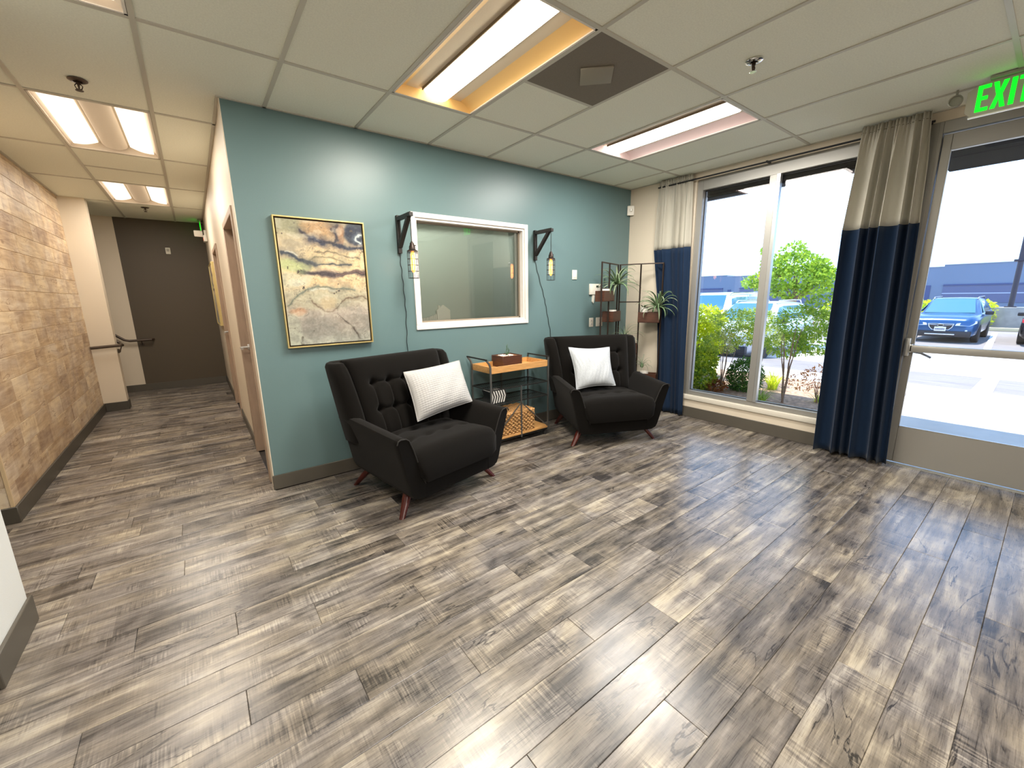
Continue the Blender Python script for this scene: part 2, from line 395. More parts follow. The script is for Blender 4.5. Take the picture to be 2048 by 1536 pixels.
# grid bars (inverted T flanges), each one object
def gbar(x0, x1, y0, y1):
    b = new(); box(b, x0, x1, y0, y1, H-.0015, H+.006); obj('grid_bar', b, m_grid, ceiling, smooth=0)
hw = .012
for ix in range(-3, 6):
    ytop = 0 if ix >= -1 else YE
    gbar(gx(ix)-hw, gx(ix)+hw, gy(-8)-G, ytop)
for iy in range(-8, 11, 2):
    for ix in range(-4, 6):
        if iy > 0 and ix > -2: continue
        if iy > 9 : continue
        x1 = min(gx(ix+1)-hw, XR)
        if iy > 0 and ix == -2: x1 = 0
        if x1 > gx(ix)+.03: gbar(gx(ix)+hw, x1, gy(iy)-hw, gy(iy)+hw)
gbar(gx(1)+hw, gx(2)-hw, gy(-1)-hw, gy(-1)+hw); gbar(gx(-3)+hw, gx(-2)-hw, gy(5)-hw, gy(5)+hw)
gbar(-.02, XR, -.02, 0); gbar(-.02, 0, 0, YE); gbar(XR-.02, XR, -6.6, -.02); gbar(-1.46, -1.44, .56, 4.13)

# ------------------------------------------------------------------ ceiling light fixtures
def fixture(ix, iy, hall, label, warm):
    t = thing('ceiling_light', label, 'light', (gx(ix)+G/2, gy(iy)+G, H), 0, None)
    w, l, d = G/2-hw-.002, G-hw-.002, .075
    mr = mat('reflector_gold_glow', (222, 184, 120), .5) if warm == 'warm' else (mat('reflector_rosy', (222, 200, 196), .5) if warm == 'rosy' else mat('reflector_hall', (228, 218, 205), .5))  # golden tone of the lamp light is put into the first reflector's colour
    b = new()
    for a in ((-w, -w+.012, -l, l), (w-.012, w, -l, l), (-w, w, -l, -l+.012), (-w, w, l-.012, l)): box(b, *a, -.001, .006)
    obj('rim', b, mat('fixture_rim', (232, 226, 216), .4), t)
    b = new()      # side coves, curved
    for s in (-1, 1):
        rows = []
        for i in range(11):
            a = i/10*math.pi/2; x = (w-.010)-(w-.010-.085)*(1-math.cos(a)) ; z = d*math.sin(a)
            rows.append([(s*x, -l+.012, z), (s*x, l-.012, z)])
        loft(b, rows)
    obj('reflector', b, mr, t)
    b = new()
    for s in (-1, 1): box(b, -w+.01, w-.01, s*(l-.012)-.002, s*(l-.012)+.002, 0, d)
    box(b, -w, w, -l, l, d, d+.004)
    obj('end_plate', b, mr, t)
    if not hall:
        e = 10.0; col = (255, 240, 214) if warm == 'warm' else (255, 246, 240)
        ml = mat('lens_glow_'+warm, (240, 236, 226), .5, emit=col, estr=e)
        b = new(); rows = []
        for i in range(15):
            a = math.pi*i/14; rows.append([(-.095*math.cos(a), -l+.05, d-.012-.062*math.sin(a)), (-.095*math.cos(a), l-.05, d-.012-.062*math.sin(a))])
        g = loft(b, rows)
        b.faces.new([r[0] for r in g]); b.faces.new([r[1] for r in g])
        obj('lens', b, ml, t)
        b = new()
        for s in (-1, 1): box(b, s*.098-.003, s*.098+.003, -l+.04, l-.04, d-.030, d-.008)
        obj('lens_edge', b, mat('lens_edge_metal', (120, 106, 84), .5), t)
    else:
        ml = mat('lamp_glow_hall', (240, 236, 226), .5, emit=(255, 240, 220), estr=1.5)
        b = new(); rows = []
        for i in range(13):
            a = math.pi*i/12; rows.append([(-.085*math.cos(a), -l+.03, d-.012-.045*math.sin(a)), (-.085*math.cos(a), l-.03, d-.012-.045*math.sin(a))])
        loft(b, rows); obj('lens', b, mat('perforated_basket', (196, 184, 164), .5, emit=(205, 180, 150), estr=.35), t)
        for s in (-1, 1):
            b = new(); rows = []
            for i in range(9):
                a = i/8; x = s*(.100+.155*a); z = .050-.034*a-.012*math.sin(a*math.pi)
                rows.append([(x, -l+.06, z), (x, l-.06, z)])
            loft(b, rows); obj('lamp_strip', b, ml, t)
    def lamp(x, z, sx, sy, e, c):
        ld = bpy.data.lights.new('lamp', 'AREA'); ld.shape = 'RECTANGLE'; ld.size = sx; ld.size_y = sy; ld.energy = e; ld.color = c
        lo = bpy.data.objects.new('lamp', ld); COL.objects.link(lo); lo.parent = t; lo.location = (x, 0, z)
    if not hall: lamp(0, -.0005, .46, 2*l-.10, LIGHT_MAIN, (1, .94, .83) if warm == 'warm' else (1, .955, .89))
    else:
        for s in (-1, 1): lamp(s*.175, .004, .12, 2*l-.16, LIGHT_HALL, (1, .91, .80))
    return t
fixture(0, -2, 0, 'large recessed ceiling light with golden glow coloured into its reflector, nearest above the left armchair', 'warm')
fixture(3, -2, 0, 'recessed ceiling light with rosy reflector near the tall window', 'rosy')
fixture(-3, 2, 1, 'twin-strip recessed ceiling light in hall entrance, the larger hall fixture', 'hall')
fixture(-3, 6, 1, 'twin-strip recessed ceiling light farthest down the hall', 'hall')
fixture(-3, -2, 1, 'white ceiling light cut off at the top left of the photo', 'hall')
for a, nm in (((0, -8), 'left'), ((-3, -8), 'far left')): fixture(*a, 0, 'added unseen ceiling light behind the camera, %s one' % nm, 'rosy')  # unseen fixtures added behind the camera to light the room
# return air grille 2x2
t = thing('ceiling_vent', 'grey square ceiling air vent with small pale centre plate', 'vent', (gx(1)+G/2, gy(-2)+G/2, H))
b = new(); box(b, -G/2+hw, G/2-hw, -G/2+hw, G/2-hw, -.001, .012); obj('grille', b, mat('perforated_grey_vent', (122, 114, 102), .75, bump=.8, bscale=500, noise=.12, nscale=300), t)
b = new(); rbox(b, -.094, .094, -.094, .094, -.012, -.0012, r=.003)
o = obj('centre_plate', b, mat('vent_plate', (142, 136, 122), .7, bump=.4, bscale=500), t, rz=math.radians(45)); o['label'] = 'paler raised centre plate'
# sprinklers
def sprinkler(x, y, label, m):
    t = thing('sprinkler', label, 'sprinkler', (x, y, H))
    b = new(); lathe(b, [(.045, 0), (.045, -.003), (.036, -.008), (.022, -.010), (.020, 0)], n=28); obj('escutcheon', b, m, t)
    b = new(); lathe(b, [(.010, 0), (.010, -.022), (.006, -.026), (.003, -.05), (.003, -.054)], n=12)
    for s in (-1, 1): tube(b, [(s*.008, 0, -.02), (s*.017, 0, -.032), (s*.012, 0, -.046), (0, 0, -.052)], .0028, 6)
    obj('nozzle', b, mat('sprinkler_bronze', (70, 58, 48), .35, metal=.8), t)
    b = new(); lathe(b, [(.018, -.054), (.019, -.0555), (.018, -.057)], n=20); obj('deflector', b, m, t)
mchrome = mat('chrome', (225, 225, 222), .15, metal=1)
sprinkler(2.392, -2.231, 'chrome fire sprinkler in the tile beside the tall window', mchrome)
sprinkler(-.674, .206, 'dark bronze fire sprinkler above the hall entrance', mat('sprinkler_dark', (96, 84, 74), .4, metal=.7))
sprinkler(-.66, 4.42, 'small dark sprinkler behind the farthest hall light', mat('sprinkler_dark'))

# ------------------------------------------------------------------ interior window in teal wall
b = new(); fz0, fz1, fx0, fx1 = 1.165, 2.172, 1.26, 2.56
for a in ((fx0, fx1, fz1-.042, fz1), (fx0, fx1, fz0, fz0+.042), (fx0, fx0+.042, fz0+.042, fz1-.042), (fx1-.042, fx1, fz0+.042, fz1-.042)): rbox(b, a[0], a[1], -.014, -.0002, a[2], a[3], r=.002, seg=1)
win1 = struct('window_1', b, m_whitetrim, label='white framed interior window in the teal wall')
b = new()
box(b, IX0, IX0+.02, 0, .14, IZ0, IZ1); box(b, IX1-.02, IX1, 0, .14, IZ0, IZ1); box(b, IX0+.02, IX1-.02, 0, .14, IZ1-.02, IZ1); box(b, IX0+.02, IX1-.02, 0, .14, IZ0, IZ0+.02)
obj('jamb', b, m_whitetrim, win1)
b = new()
for o_ in (.0,):
    y0, y1 = .055, .085; a0, a1, c0, c1 = IX0+.02, IX1-.02, IZ0+.02, IZ1-.02
    box(b, a0, a1, y0, y1, c1-.014, c1); box(b, a0, a1, y0, y1, c0, c0+.014); box(b, a0, a0+.014, y0, y1, c0, c1); box(b, a1-.014, a1, y0, y1, c0, c1)
obj('glazing_stop', b, mat('stop_taupe', (140, 128, 112), .5), win1)
b = new(); box(b, IX0+.034, IX1-.034, .067, .072, IZ0+.034, IZ1-.034); obj('pane', b, m_glass2, win1)
# shade behind the glass
t = thing('roller_shade', 'grey-green fabric shade drawn down behind the interior window glass', 'window shade', (1.91, .12, IZ0))
b = new(); box(b, IX0+.022, IX1-.022, .118, .122, IZ0+.022, IZ1-.022); obj('shade_cloth', b, mat('grey_green_shade', (206, 216, 208), .8, noise=.03, nscale=3), t, world=True)
b = new(); box(b, IX0+.021, IX1-.021, .115, .126, IZ0+.021, IZ0+.030); obj('hem_bar', b, m_whitetrim, t, world=True)
b = new(); box(b, IX0-.02, IX1+.02, .141, .15, IZ0-.02, IZ1+.02); obj('backing', b, m_cream, t, world=True)
# little white house silhouette on the sill behind the glass
t = thing('wooden_house', 'small whitewashed toy house and picket row behind the interior window glass', 'ornament', (1.46, .088, IZ0+.02))
z0 = 0
b = new(); prism(b, [(.06, 0, z0), (.20, 0, z0), (.20, 0, .10), (.205, 0, .10), (.13, 0, .155), (.095, 0, .13), (.095, 0, .15), (.078, 0, .15), (.078, 0, .118), (.052, 0, .10), (.06, 0, .10)], (0, .02, 0))
obj('house_front', b, mat('whitewash', (255, 250, 240), .6), t)
b = new()
for i in range(9):
    h_ = .03+.035*(i/8)**1.5; x = -.10+i*.0175; prism(b, [(x, 0, 0), (x+.014, 0, 0), (x+.014, 0, h_), (x+.007, 0, h_+.008), (x, 0, h_)], (0, .012, 0))
box(b, -.10, .06, .003, .009, .012, .02); obj('picket_fence', b, mat('whitewash'), t)

# ------------------------------------------------------------------ storefront window
b = new()
GL = XW+.075
# frame members
for (y0, y1, z0, z1) in ((WY0-.062, WY0, .27, 2.66), (WY1, WY1+.06, .27, 2.66), (WY1+.0605, WY0-.0625, 2.548, 2.66), (WY1+.0605, WY0-.0625, .27, .318)):
    rbox(b, XW+.02, XW+.13, y0, y1, z0, z1, r=.002, seg=1)
win2 = struct('window_2', b, m_alu, label='tall aluminium storefront window with two panes')
b = new(); rbox(b, XW+.012, XW+.13, -1.668, -1.606, .318, 2.548, r=.002, seg=1); mul = obj('mullion', b, m_alu, win2)
b = new(); box(b, XW+.010, XW+.06, -1.700, -1.669, .318, 2.548); obj('mullion_edge', b, m_alu_bright, mul)
b = new(); rbox(b, XW-.02, XW+.13, WY1, WY0+.01, .215, .268, r=.004, seg=2); obj('sill', b, m_sill, win2)
for i, (ya, yb) in enumerate(((-1.606, WY0-.062), (WY1+.06, -1.668))):
    b = new(); box(b, GL, GL+.006, ya, yb, .318, 2.548); p_ = obj('pane', b, m_glass, win2)
    b = new()
    for a in ((ya, yb, .318, .326), (ya, yb, 2.535, 2.548), (ya, ya+.006, .326, 2.535), (yb-.006, yb, .326, 2.535)): box(b, GL-.006, GL-.0005, *a)
    obj('gasket', b, m_gasket, p_)
    b = new(); rbox(b, GL+.012, GL+.055, ya+.01, yb-.01, 2.475, 2.546, r=.01, seg=2); obj('rolled_shade', b, mat('dark_roller_mesh', (20, 17, 17), .9, spec=.05), p_)
# curtain rod line
t = thing('curtain_rod', 'thin dark curtain rod running along the ceiling above the tall window', 'curtain rod', (4.18, -1.6, 2.655))
b = new(); cyl(b, (0, 1.16, 0), (0, -1.13, 0), .008, n=10); obj('rod', b, m_gasket, t)
for y in (1.12, 0, -1.1): b = new(); box(b, -.006, XW-4.18, y-.008, y+.008, -.004, .012); obj('rod_bracket', b, m_black, t)

# ------------------------------------------------------------------ glass entry door
b = new()
for (y0, y1, z0, z1) in ((DY0-.052, DY0+.02, 0, 2.655), (DY1, DY1+.06, 0, 2.655), (DY1+.06, DY0-.052, 2.572, 2.655)): rbox(b, XW-.012, XW+.13, y0, y1, z0, z1, r=.002, seg=1)
box(b, XW+.02, XW+.12, DY1, DY0, -.005, .012)
box(b, XW-.018, XW+.0, DY0-.03, DY0-.012, 0, 2.65)
door3 = struct('door_3', b, m_alu, label='aluminium frame of the glass entry door')
ds0, ds1 = DY0-.056, DY1+.064
b = new()
for (y0, y1, z0, z1) in ((ds0-.05, ds0, .022, 2.565), (ds1, ds1+.05, .022, 2.565), (ds1+.05, ds0-.05, .022, .335), (ds1+.05, ds0-.05, 2.452, 2.565)): rbox(b, XW+.01, XW+.055, y0, y1, z0, z1, r=.0025, seg=1)
leaf = obj('door_leaf', b, m_alu, door3)
b = new(); box(b, XW+.030, XW+.036, ds1+.05, ds0-.05, .335, 2.452); obj('pane', b, m_glass, leaf)
b = new(); box(b, XW+.008, XW+.012, ds1+.05, ds0-.05, .335, .341); box(b, XW+.008, XW+.012, ds0-.054, ds0-.05, .335, 2.45); obj('glazing_bead', b, m_alu_bright, leaf)
pb = new(); rbox(pb, XW-.055, XW-.005, ds1-.0, ds0-.035, .967, 1.022, r=.006); o = obj('push_bar', pb, m_alu, door3); o['label'] = 'horizontal brushed panic bar across the glass'
b = new(); rbox(b, XW-.04, XW+.009, ds0-.035, ds0-.002, .93, 1.075, r=.004); rbox(b, XW-.055, XW-.003, ds0-.052, ds0-.033, .962, 1.028, r=.004); obj('bar_housing', b, m_alu_bright, door3)
b = new(); tube(b, [(XW+.055, ds0-.02, .955), (XW+.10, ds0-.03, .955), (XW+.105, ds0-.09, .945), (XW+.105, ds0-.15, .915)], .009, 8); obj('door_handle', b, mat('worn_steel', (150, 146, 140), .4, metal=.7), door3)
b = new(); box(b, XW-.006, XW+.06, ds1, ds0, .0, .004); obj('threshold', b, m_alu_bright, door3)

# ------------------------------------------------------------------ hall doors (recessed)
def hall_door(n, d, lab):
    y0, y1 = d; b = new()
    for a in ((y0, y0+.05, 0, DT), (y1-.05, y1, 0, DT), (y0+.05, y1-.05, DT-.05, DT)): rbox(b, -.016, .13, a[0], a[1], a[2], a[3], r=.003, seg=1)
    fr = struct('door_%d' % n, b, m_doorwood, label=lab)
    b = new(); rbox(b, .050, .090, y0+.052, y1-.052, .008, DT-.052, r=.002, seg=1); lf = obj('door_leaf', b, mat('taupe_door', (164, 140, 118), .5, noise=.08, nscale=5, stretch=(6, 6, 1)), fr)
    b = new(); cyl(b, (.050, y1-.13, 1.03), (.030, y1-.13, 1.03), .027, n=18); tube(b, [(.035, y1-.13, 1.03), (-.016, y1-.13, 1.03), (-.022, y1-.145, 1.03), (-.022, y1-.26, 1.03)], .010, 8); obj('door_handle', b, m_alu_bright, lf)
hall_door(1, D1, 'taupe door recessed beside the teal wall corner')
hall_door(2, D2, 'second taupe door farther down the hall')

# ------------------------------------------------------------------ wall paintings
class VN:
    def __init__(s, seed): s.g = np.random.RandomState(seed).rand(64, 64)
    def __call__(s, x, y):
        x = np.mod(x, 64); y = np.mod(y, 64); xi = x.astype(int); yi = y.astype(int); fx = x-xi; fy = y-yi; fx = fx*fx*(3-2*fx); fy = fy*fy*(3-2*fy)
        a = s.g[xi % 64, yi % 64]; b = s.g[(xi+1) % 64, yi % 64]; c = s.g[xi % 64, (yi+1) % 64]; d = s.g[(xi+1) % 64, (yi+1) % 64]
        return (a*(1-fx)+b*fx)*(1-fy)+(c*(1-fx)+d*fx)*fy
def fbm(n, x, y, o=4): return sum(n(x*2**i+7*i, y*2**i+3*i)*.5**i for i in range(o))/sum(.5**i for i in range(o))
def paint_colors(nx, ny):
    U, V = np.meshgrid(np.linspace(0, 1, nx), np.linspace(0, 1, ny)); n1, n2, n3 = VN(1), VN(2), VN(3)
    wu = U+.07*(fbm(n1, U*5, V*6)-.5)+.03*(fbm(n3, U*22, V*26, 3)-.5); wv = V+.06*(fbm(n2, U*4, V*6)-.5)+.022*(fbm(n2, U*20, V*30, 3)-.5)
    c = np.zeros((ny, nx, 3)); pk = lambda r, g, b_: np.array([r, g, b_], float)
    st = [(0, (172, 172, 158)), (.12, (160, 152, 140)), (.25, (176, 165, 150)), (.36, (186, 176, 150)), (.42, (196, 186, 156)), (.50, (228, 196, 150)), (.56, (232, 204, 160)), (.66, (226, 202, 156)), (.74, (210, 188, 146)), (.85, (206, 180, 142)), (1, (176, 160, 130))]
    zs_ = [s[0] for s in st]
    for k in range(3): c[..., k] = np.interp(wv, zs_, [s[1][k] for s in st])
    def mix(m_, col):
        nonlocal c; m_ = np.clip(m_, 0, 1)[..., None]; c = c*(1-m_)+np.array(col, float)*m_
    def blob(cx, cy, rx, ry, soft=.4): return 1/(1+np.exp(((((wu-cx)/rx)**2+((wv-cy)/ry)**2)-1)/soft*2.2))
    def line(pts, w, jag=.3):
        P = np.array(pts); d = np.full(U.shape, 9.)
        for (a, b_) in zip(P[:-1], P[1:]):
            e = b_-a; t_ = np.clip(((wu-a[0])*e[0]+(wv-a[1])*e[1])/(e@e), 0, 1); d = np.minimum(d, np.hypot(wu-(a[0]+t_*e[0]), (wv-(a[1]+t_*e[1]))*1.4))
        ww = w*1.5*(1+jag*3.2*(fbm(n3, U*14, V*18)-.5)); core = np.clip(1.3-d/ww, 0, 1)
        return np.maximum(core, .55*np.clip(1-d/(ww*3.2), 0, 1)**1.5)
    tex = fbm(n3, U*30, V*40, 3)-.5; c += tex[..., None]*26
    mix(.8*blob(.12, .93, .24, .09), (150, 152, 122)); mix(.75*blob(.1, .80, .25, .10), (204, 188, 156))
    mix(.9*blob(.13, .65, .22, .055, .5), (186, 196, 138)); mix(.6*blob(.1, .52, .2, .06), (206, 210, 184)); mix(.5*blob(.14, .5, .1, .03), (236, 234, 214))
    mix(.85*blob(.47, .945, .20, .085, .35), (186, 148, 104)); mix(.9*blob(.72, .90, .07, .10, .35), (176, 132, 96))
    mix(line([(.26, .92), (.36, .86), (.48, .835), (.62, .84), (.68, .87), (.66, .96)], .018), (62, 56, 62)); mix(line([(.34, .86), (.5, .83)], .022), (40, 44, 66))
    mix(blob(.95, .93, .17, .11, .25)*1.1, (34, 42, 62)); mix(line([(.62, .83), (.76, .80), (1, .80)], .014), (40, 44, 62)); mix(line([(.98, .92), (.92, .9), (.91, .86), (.97, .84)], .010), (196, 208, 206)); mix(line([(.7, .99), (.62, .95)], .02), (70, 60, 60))
    mix(line([(0, .735), (.1, .735), (.2, .715), (.3, .685), (.38, .665)], .018), (58, 66, 78)); mix(.7*line([(.06, .745), (.14, .75), (.2, .735)], .006), (228, 226, 210))
    mix(line([(.28, .69), (.36, .66), (.5, .655), (.66, .67), (.84, .675)], .008), (66, 70, 76)); mix(.8*line([(.4, .755), (.6, .765), (.8, .74), (.95, .72)], .005), (96, 88, 70)); mix(.7*line([(.33, .70), (.42, .715), (.6, .715), (.75, .69)], .005), (104, 100, 76))
    sh = np.clip((wu-.16)/.14, 0, 1)*np.clip(1.35-np.abs(wv-.588-.012*np.sin(U*9))/(.026+.008*np.sin(U*14)), 0, 1); mix(sh, (66, 56, 62)); mix(sh*np.clip(1-(wu-.2)/.12, 0, 1), (104, 132, 96))
    mix(.9*line([(.42, .608), (.55, .612), (.66, .606)], .006, .9), (206, 178, 150)); mix(line([(.62, .575), (.8, .6), (.9, .605), (1, .6)], .006), (120, 92, 84))
    mix(.9*line([(.02, .33), (.14, .39), (.26, .445), (.42, .465), (.6, .457), (.85, .45)], .009), (112, 120, 106)); mix(.7*line([(.3, .44), (.45, .45), (.6, .44)], .006), (218, 222, 206))
    mix(.65*blob(.45, .345, .3, .07), (190, 184, 156)); mix(.7*blob(.13, .27, .10, .035, .5), (196, 142, 104)); mix(.6*blob(.5, .33, .12, .06), (204, 180, 140))
    mix(.85*line([(.3, .35), (.36, .30), (.44, .265), (.55, .262), (.64, .31), (.72, .36), (.85, .39), (.93, .385), (1, .35)], .007, .8), (110, 92, 74)); mix(.95*line([(.6, .245), (.7, .18), (.78, .12), (.86, .02)], .007, 1.), (74, 66, 58))
    mix(.5*blob(.05, .1, .1, .16), (196, 202, 178)); mix(.4*blob(.35, .12, .22, .1), (142, 140, 132)); mix(.35*blob(.5, .02, .4, .03), (200, 200, 186)); mix(.45*blob(.75, .25, .3, .04), (196, 182, 168))
    mar = fbm(n2, wu*7, wv*16, 5); mix(.55*np.clip(1-np.abs(mar-.5)/.018, 0, 1)*(fbm(n1, U*3, V*3) > .48), (96, 92, 84)); mix(.35*np.clip((mar-.58)/.1, 0, 1), (224, 218, 196)); mix(.28*np.clip((.42-mar)/.1, 0, 1), (110, 112, 104))
    c += (fbm(n1, U*60, V*80, 2)-.5)[..., None]*26
    c = c*.90
    return np.clip(c, 0, 255)
def vc_mat(name, rough=.6):
    m = bpy.data.materials.new(name); m.use_nodes = True; N = m.node_tree.nodes; a = N.new('ShaderNodeVertexColor'); a.layer_name = 'Col'
    m.node_tree.links.new(a.outputs[0], N['Principled BSDF'].inputs['Base Color']); N['Principled BSDF'].inputs['Roughness'].default_value = rough; return m
def canvas_mesh(w, h, nx, ny, cols):
    xs = np.linspace(0, w, nx); zs2 = np.linspace(0, h, ny); v = [(x, 0, z) for z in zs2 for x in xs]
    f = [(j*nx+i, j*nx+i+1, (j+1)*nx+i+1, (j+1)*nx+i) for j in range(ny-1) for i in range(nx-1)]
    me = bpy.data.meshes.new('canvas'); me.from_pydata(v, [], f); L_ = me.color_attributes.new('Col', 'FLOAT_COLOR', 'POINT')
    cl = cols.reshape(-1, 3)/255; cl = np.where(cl <= .04045, cl/12.92, ((cl+.055)/1.055)**2.4); a = np.ones((len(cl), 4)); a[:, :3] = cl
    L_.data.foreach_set('color', a.ravel()); return me
m_gold = mat('pale_gold_frame', (206, 186, 128), .35, metal=.6)
def painting(x0, x1, z0, z1, label, nx, ny, M=None):
    t = thing('framed_painting', label, 'painting', (x0, 0, z0)); w = x1-x0; h = z1-z0
    b = new(); f = .010
    for a in ((0, w, 0, f), (0, w, h-f, h), (0, f, f, h-f), (w-f, w, f, h-f)): rbox(b, a[0], a[1], -.045, -.001, a[2], a[3], r=.0015, seg=1)
    obj('frame', b, m_gold, t)
    b = new(); box(b, f, w-f, -.022, -.002, f, h-f); obj('float_gap', b, mat('frame_gap', (40, 30, 26), .8), t)
    g = .020; b = new(); box(b, g, w-g, -.036, -.022, g, h-g); obj('canvas_edge', b, mat('canvas_edge', (180, 168, 146), .8), t)
    me = canvas_mesh(w-2*g, h-2*g, nx, ny, paint_colors(nx, ny)); me.materials.append(vc_mat('canvas_paint')); o = obj('canvas', me, None, t, loc=(g, -.0365, g)); o['label'] = 'abstract swirling cream, grey and navy canvas'
    return t
painting(.207, .848, 1.092, 2.038, 'large abstract marbled painting in a thin gold frame on the teal wall', 190, 280)
t2 = painting(0, .92, 0, .88, 'gold-edged painting hung edge-on on the hall wall', 30, 30)
t2.location = (-.0145+.014, 4.60, 1.10); t2.rotation_euler[2] = math.radians(-90)

# ------------------------------------------------------------------ small wall devices
def plate(name, label, cat, x, z, w, h, kind):
    t = thing(name, label, cat, (x, 0, z))
    b = new(); rbox(b, 0, w, -.008, -.0003, 0, h, r=.002); obj('cover_plate', b, m_plastic, t)
    if kind == 'switch':
        b = new(); rbox(b, w/2-.016, w/2+.016, -.013, -.0082, h/2-.032, h/2+.032, r=.002); obj('rocker', b, m_whitetrim, t)
    elif kind == 'outlet':
        for s in (-1, 1):
            b = new(); rbox(b, w/2-.015, w/2+.015, -.011, -.0082, h/2+s*.022-.013, h/2+s*.022+.013, r=.002); p_ = obj('socket', b, m_whitetrim, t)
            b = new(); box(b, w/2-.007, w/2-.004, -.0125, -.0112, h/2+s*.022-.003, h/2+s*.022+.006); box(b, w/2+.004, w/2+.007, -.0125, -.0112, h/2+s*.022-.003, h/2+s*.022+.006); obj('slot', b, m_slot, p_)
    return t
plate('light_switch', 'white wall switch right of the second cage lamp', 'switch', 3.228, 1.632, .076, .106, 'switch')
plate('power_outlet', 'white power outlet left of its pair on the teal wall', 'outlet', 3.535, 1.066, .072, .11, 'outlet')
plate('double_outlet', 'wider white double outlet partly behind the shelf leg', 'outlet', 3.66, 1.066, .115, .11, 'outlet')
t = thing('thermostat', 'white thermostat with small dark screen behind the plant shelf', 'thermostat', (3.52, 0, 1.455))
b = new(); rbox(b, 0, .185, -.024, -.0003, 0, .128, r=.004); obj('case', b, m_plastic, t)
b = new(); box(b, .105, .150, -.0255, -.0242, .083, .108); obj('screen', b, mat('lcd', (62, 68, 62), .2), t)
b = new(); rbox(b, .08, .175, -.028, -.0242, .012, .05, r=.002); obj('flip_cover', b, m_whitetrim, t)
t = thing('wall_pendant_remote', 'small white sensor hanging below the thermostat', 'sensor', (3.575, 0, 1.37))
b = new(); prism(b, [(0, -.0005, .0), (.02, -.0005, -.02), (.035, -.0005, .08), (.0, -.0005, .08)], (0, -.016, 0)); obj('case', b, m_plastic, t)
t = thing('motion_sensor', 'white motion sensor high in the corner by the left curtain', 'sensor', (XW-.0, -.0, 2.42))
b = new(); P0 = [(-.068, -.001, 0), (-.003, -.066, 0), (-.016, -.072, 0), (-.075, -.018, 0)]; prism(b, P0, (0, 0, .115)); o = obj('case', b, m_plastic, t); mod_bevel(o, .006, 2)
b = new(); M = Matrix.Translation((-.052, -.052, .045)) @ Matrix.Rotation(math.radians(45), 4, 'Z'); lathe(b, [(.001, 0), (.016, .0), (.016, .03), (.001, .03)], n=12); bmesh.ops.transform(b, matrix=M, verts=b.verts); obj('lens_window', b, mat('sensor_lens', (242, 240, 232), .25), t)
# hall end wall sensor
t = thing('wall_sensor', 'small white sensor plate high on the dark hall end wall', 'sensor', (-.55, YE, 2.21))
b = new(); rbox(b, 0, .062, -.02, -.0003, 0, .10, r=.004); obj('case', b, m_plastic, t)
b = new(); rbox(b, .012, .05, -.024, -.0203, .04, .085, r=.002); obj('sensor_window', b, mat('sensor_grey', (176, 170, 156), .4), t)
# emergency light + exit sign at hall end
t = thing('emergency_light', 'white emergency light with square head high on the hall wall', 'light', (0, 4.75, 2.42))
b = new(); rbox(b, -.045, -.001, -.10, .12, -.07, .02, r=.006); obj('housing', b, m_plastic, t)
b = new(); M = Matrix.Translation((-.10, -.03, .045)) @ Matrix.Rotation(math.radians(15), 4, 'X'); rbox(b, -.055, .055, -.03, .03, -.045, .045, r=.012, M=M); obj('lamp_head', b, m_plastic, t)
b = new(); cyl(b, (-.04, -.02, .0), (-.07, -.02, .02), .012, n=10); box(b, -.03, -.001, -.04, .04, .02, .10); obj('neck', b, m_plastic, t)
b = new(); box(b, -.047, -.0455, -.09, -.02, -.055, -.02); obj('indicator', b, mat('red_indicator', (200, 60, 30), .4, emit=(255, 110, 80), estr=1.2), t)
# ------------------------------------------------------------------ exit signs
def exit_sign(label, loc, rz, scale=1):
    t = thing('exit_sign', label, 'sign', loc, rz)
    mp_ = mat('exit_plate', (176, 172, 158), .3, metal=.2)
    b = new(); prism(b, [(0, 0, .03), (.03, 0, 0), (.32, 0, 0), (.32, 0, .185), (.06, 0, .185), (.0, 0, .15)], (0, .008, 0)); obj('sign_plate', b, mp_, t)
    b = new(); box(b, .02, .33, -.004, .012, -.008, -.0005); obj('plate_edge', b, mat('bright_acrylic_edge', (240, 244, 236), .2), t)
    b = new(); rbox(b, .09, .30, -.03, .04, .187, .205, r=.003); obj('canopy', b, mat('sign_canopy', (150, 150, 136), .4), t)
    mg = mat('exit_green', (10, 210, 40), .4, emit=(0, 250, 30), estr=1.6)
    z0, z1, s = .022, .170, .020
    def letter(polys):
        b = new()
        for p_ in polys: prism(b, [(x, -.0015, z) for x, z in p_], (0, -.002, 0))
        obj('letter', b, mg, t)
    x = .045; w = .054; zm = (z0+z1)/2
    letter([[(x, z0), (x+w, z0), (x+w, z0+s), (x+s, z0+s), (x+s, zm-s/2), (x+w*.86, zm-s/2), (x+w*.86, zm+s/2), (x+s, zm+s/2), (x+s, z1-s), (x+w, z1-s), (x+w, z1), (x, z1)]])
    x = .108; w = .062
    letter([[(x, z0), (x+.021, z0), (x+w/2, zm-.022), (x+w-.021, z0), (x+w, z0), (x+w/2+.0125, zm), (x+w, z1), (x+w-.021, z1), (x+w/2, zm+.022), (x+.021, z1), (x, z1), (x+w/2-.0125, zm)]])
    letter([[(.182, z0), (.203, z0), (.203, z1), (.182, z1)]])
    x = .212; w = .06
    letter([[(x+w/2-.0105, z0), (x+w/2+.0105, z0), (x+w/2+.0105, z1-s), (x+w, z1-s), (x+w, z1), (x, z1), (x, z1-s), (x+w/2-.0105, z1-s)]])
    return t
exit_sign('green EXIT sign hanging from the ceiling by the entry door', (3.80, -2.925, 2.524), math.radians(-90))
exit_sign('small EXIT sign edge-on against the right wall at the end of the hall', (-.045, 5.36, 2.524), math.radians(-90))
t = thing('ceiling_emergency_lamp', 'round grey emergency lamp beside the green EXIT sign', 'light', (3.86, -2.865, 2.66))
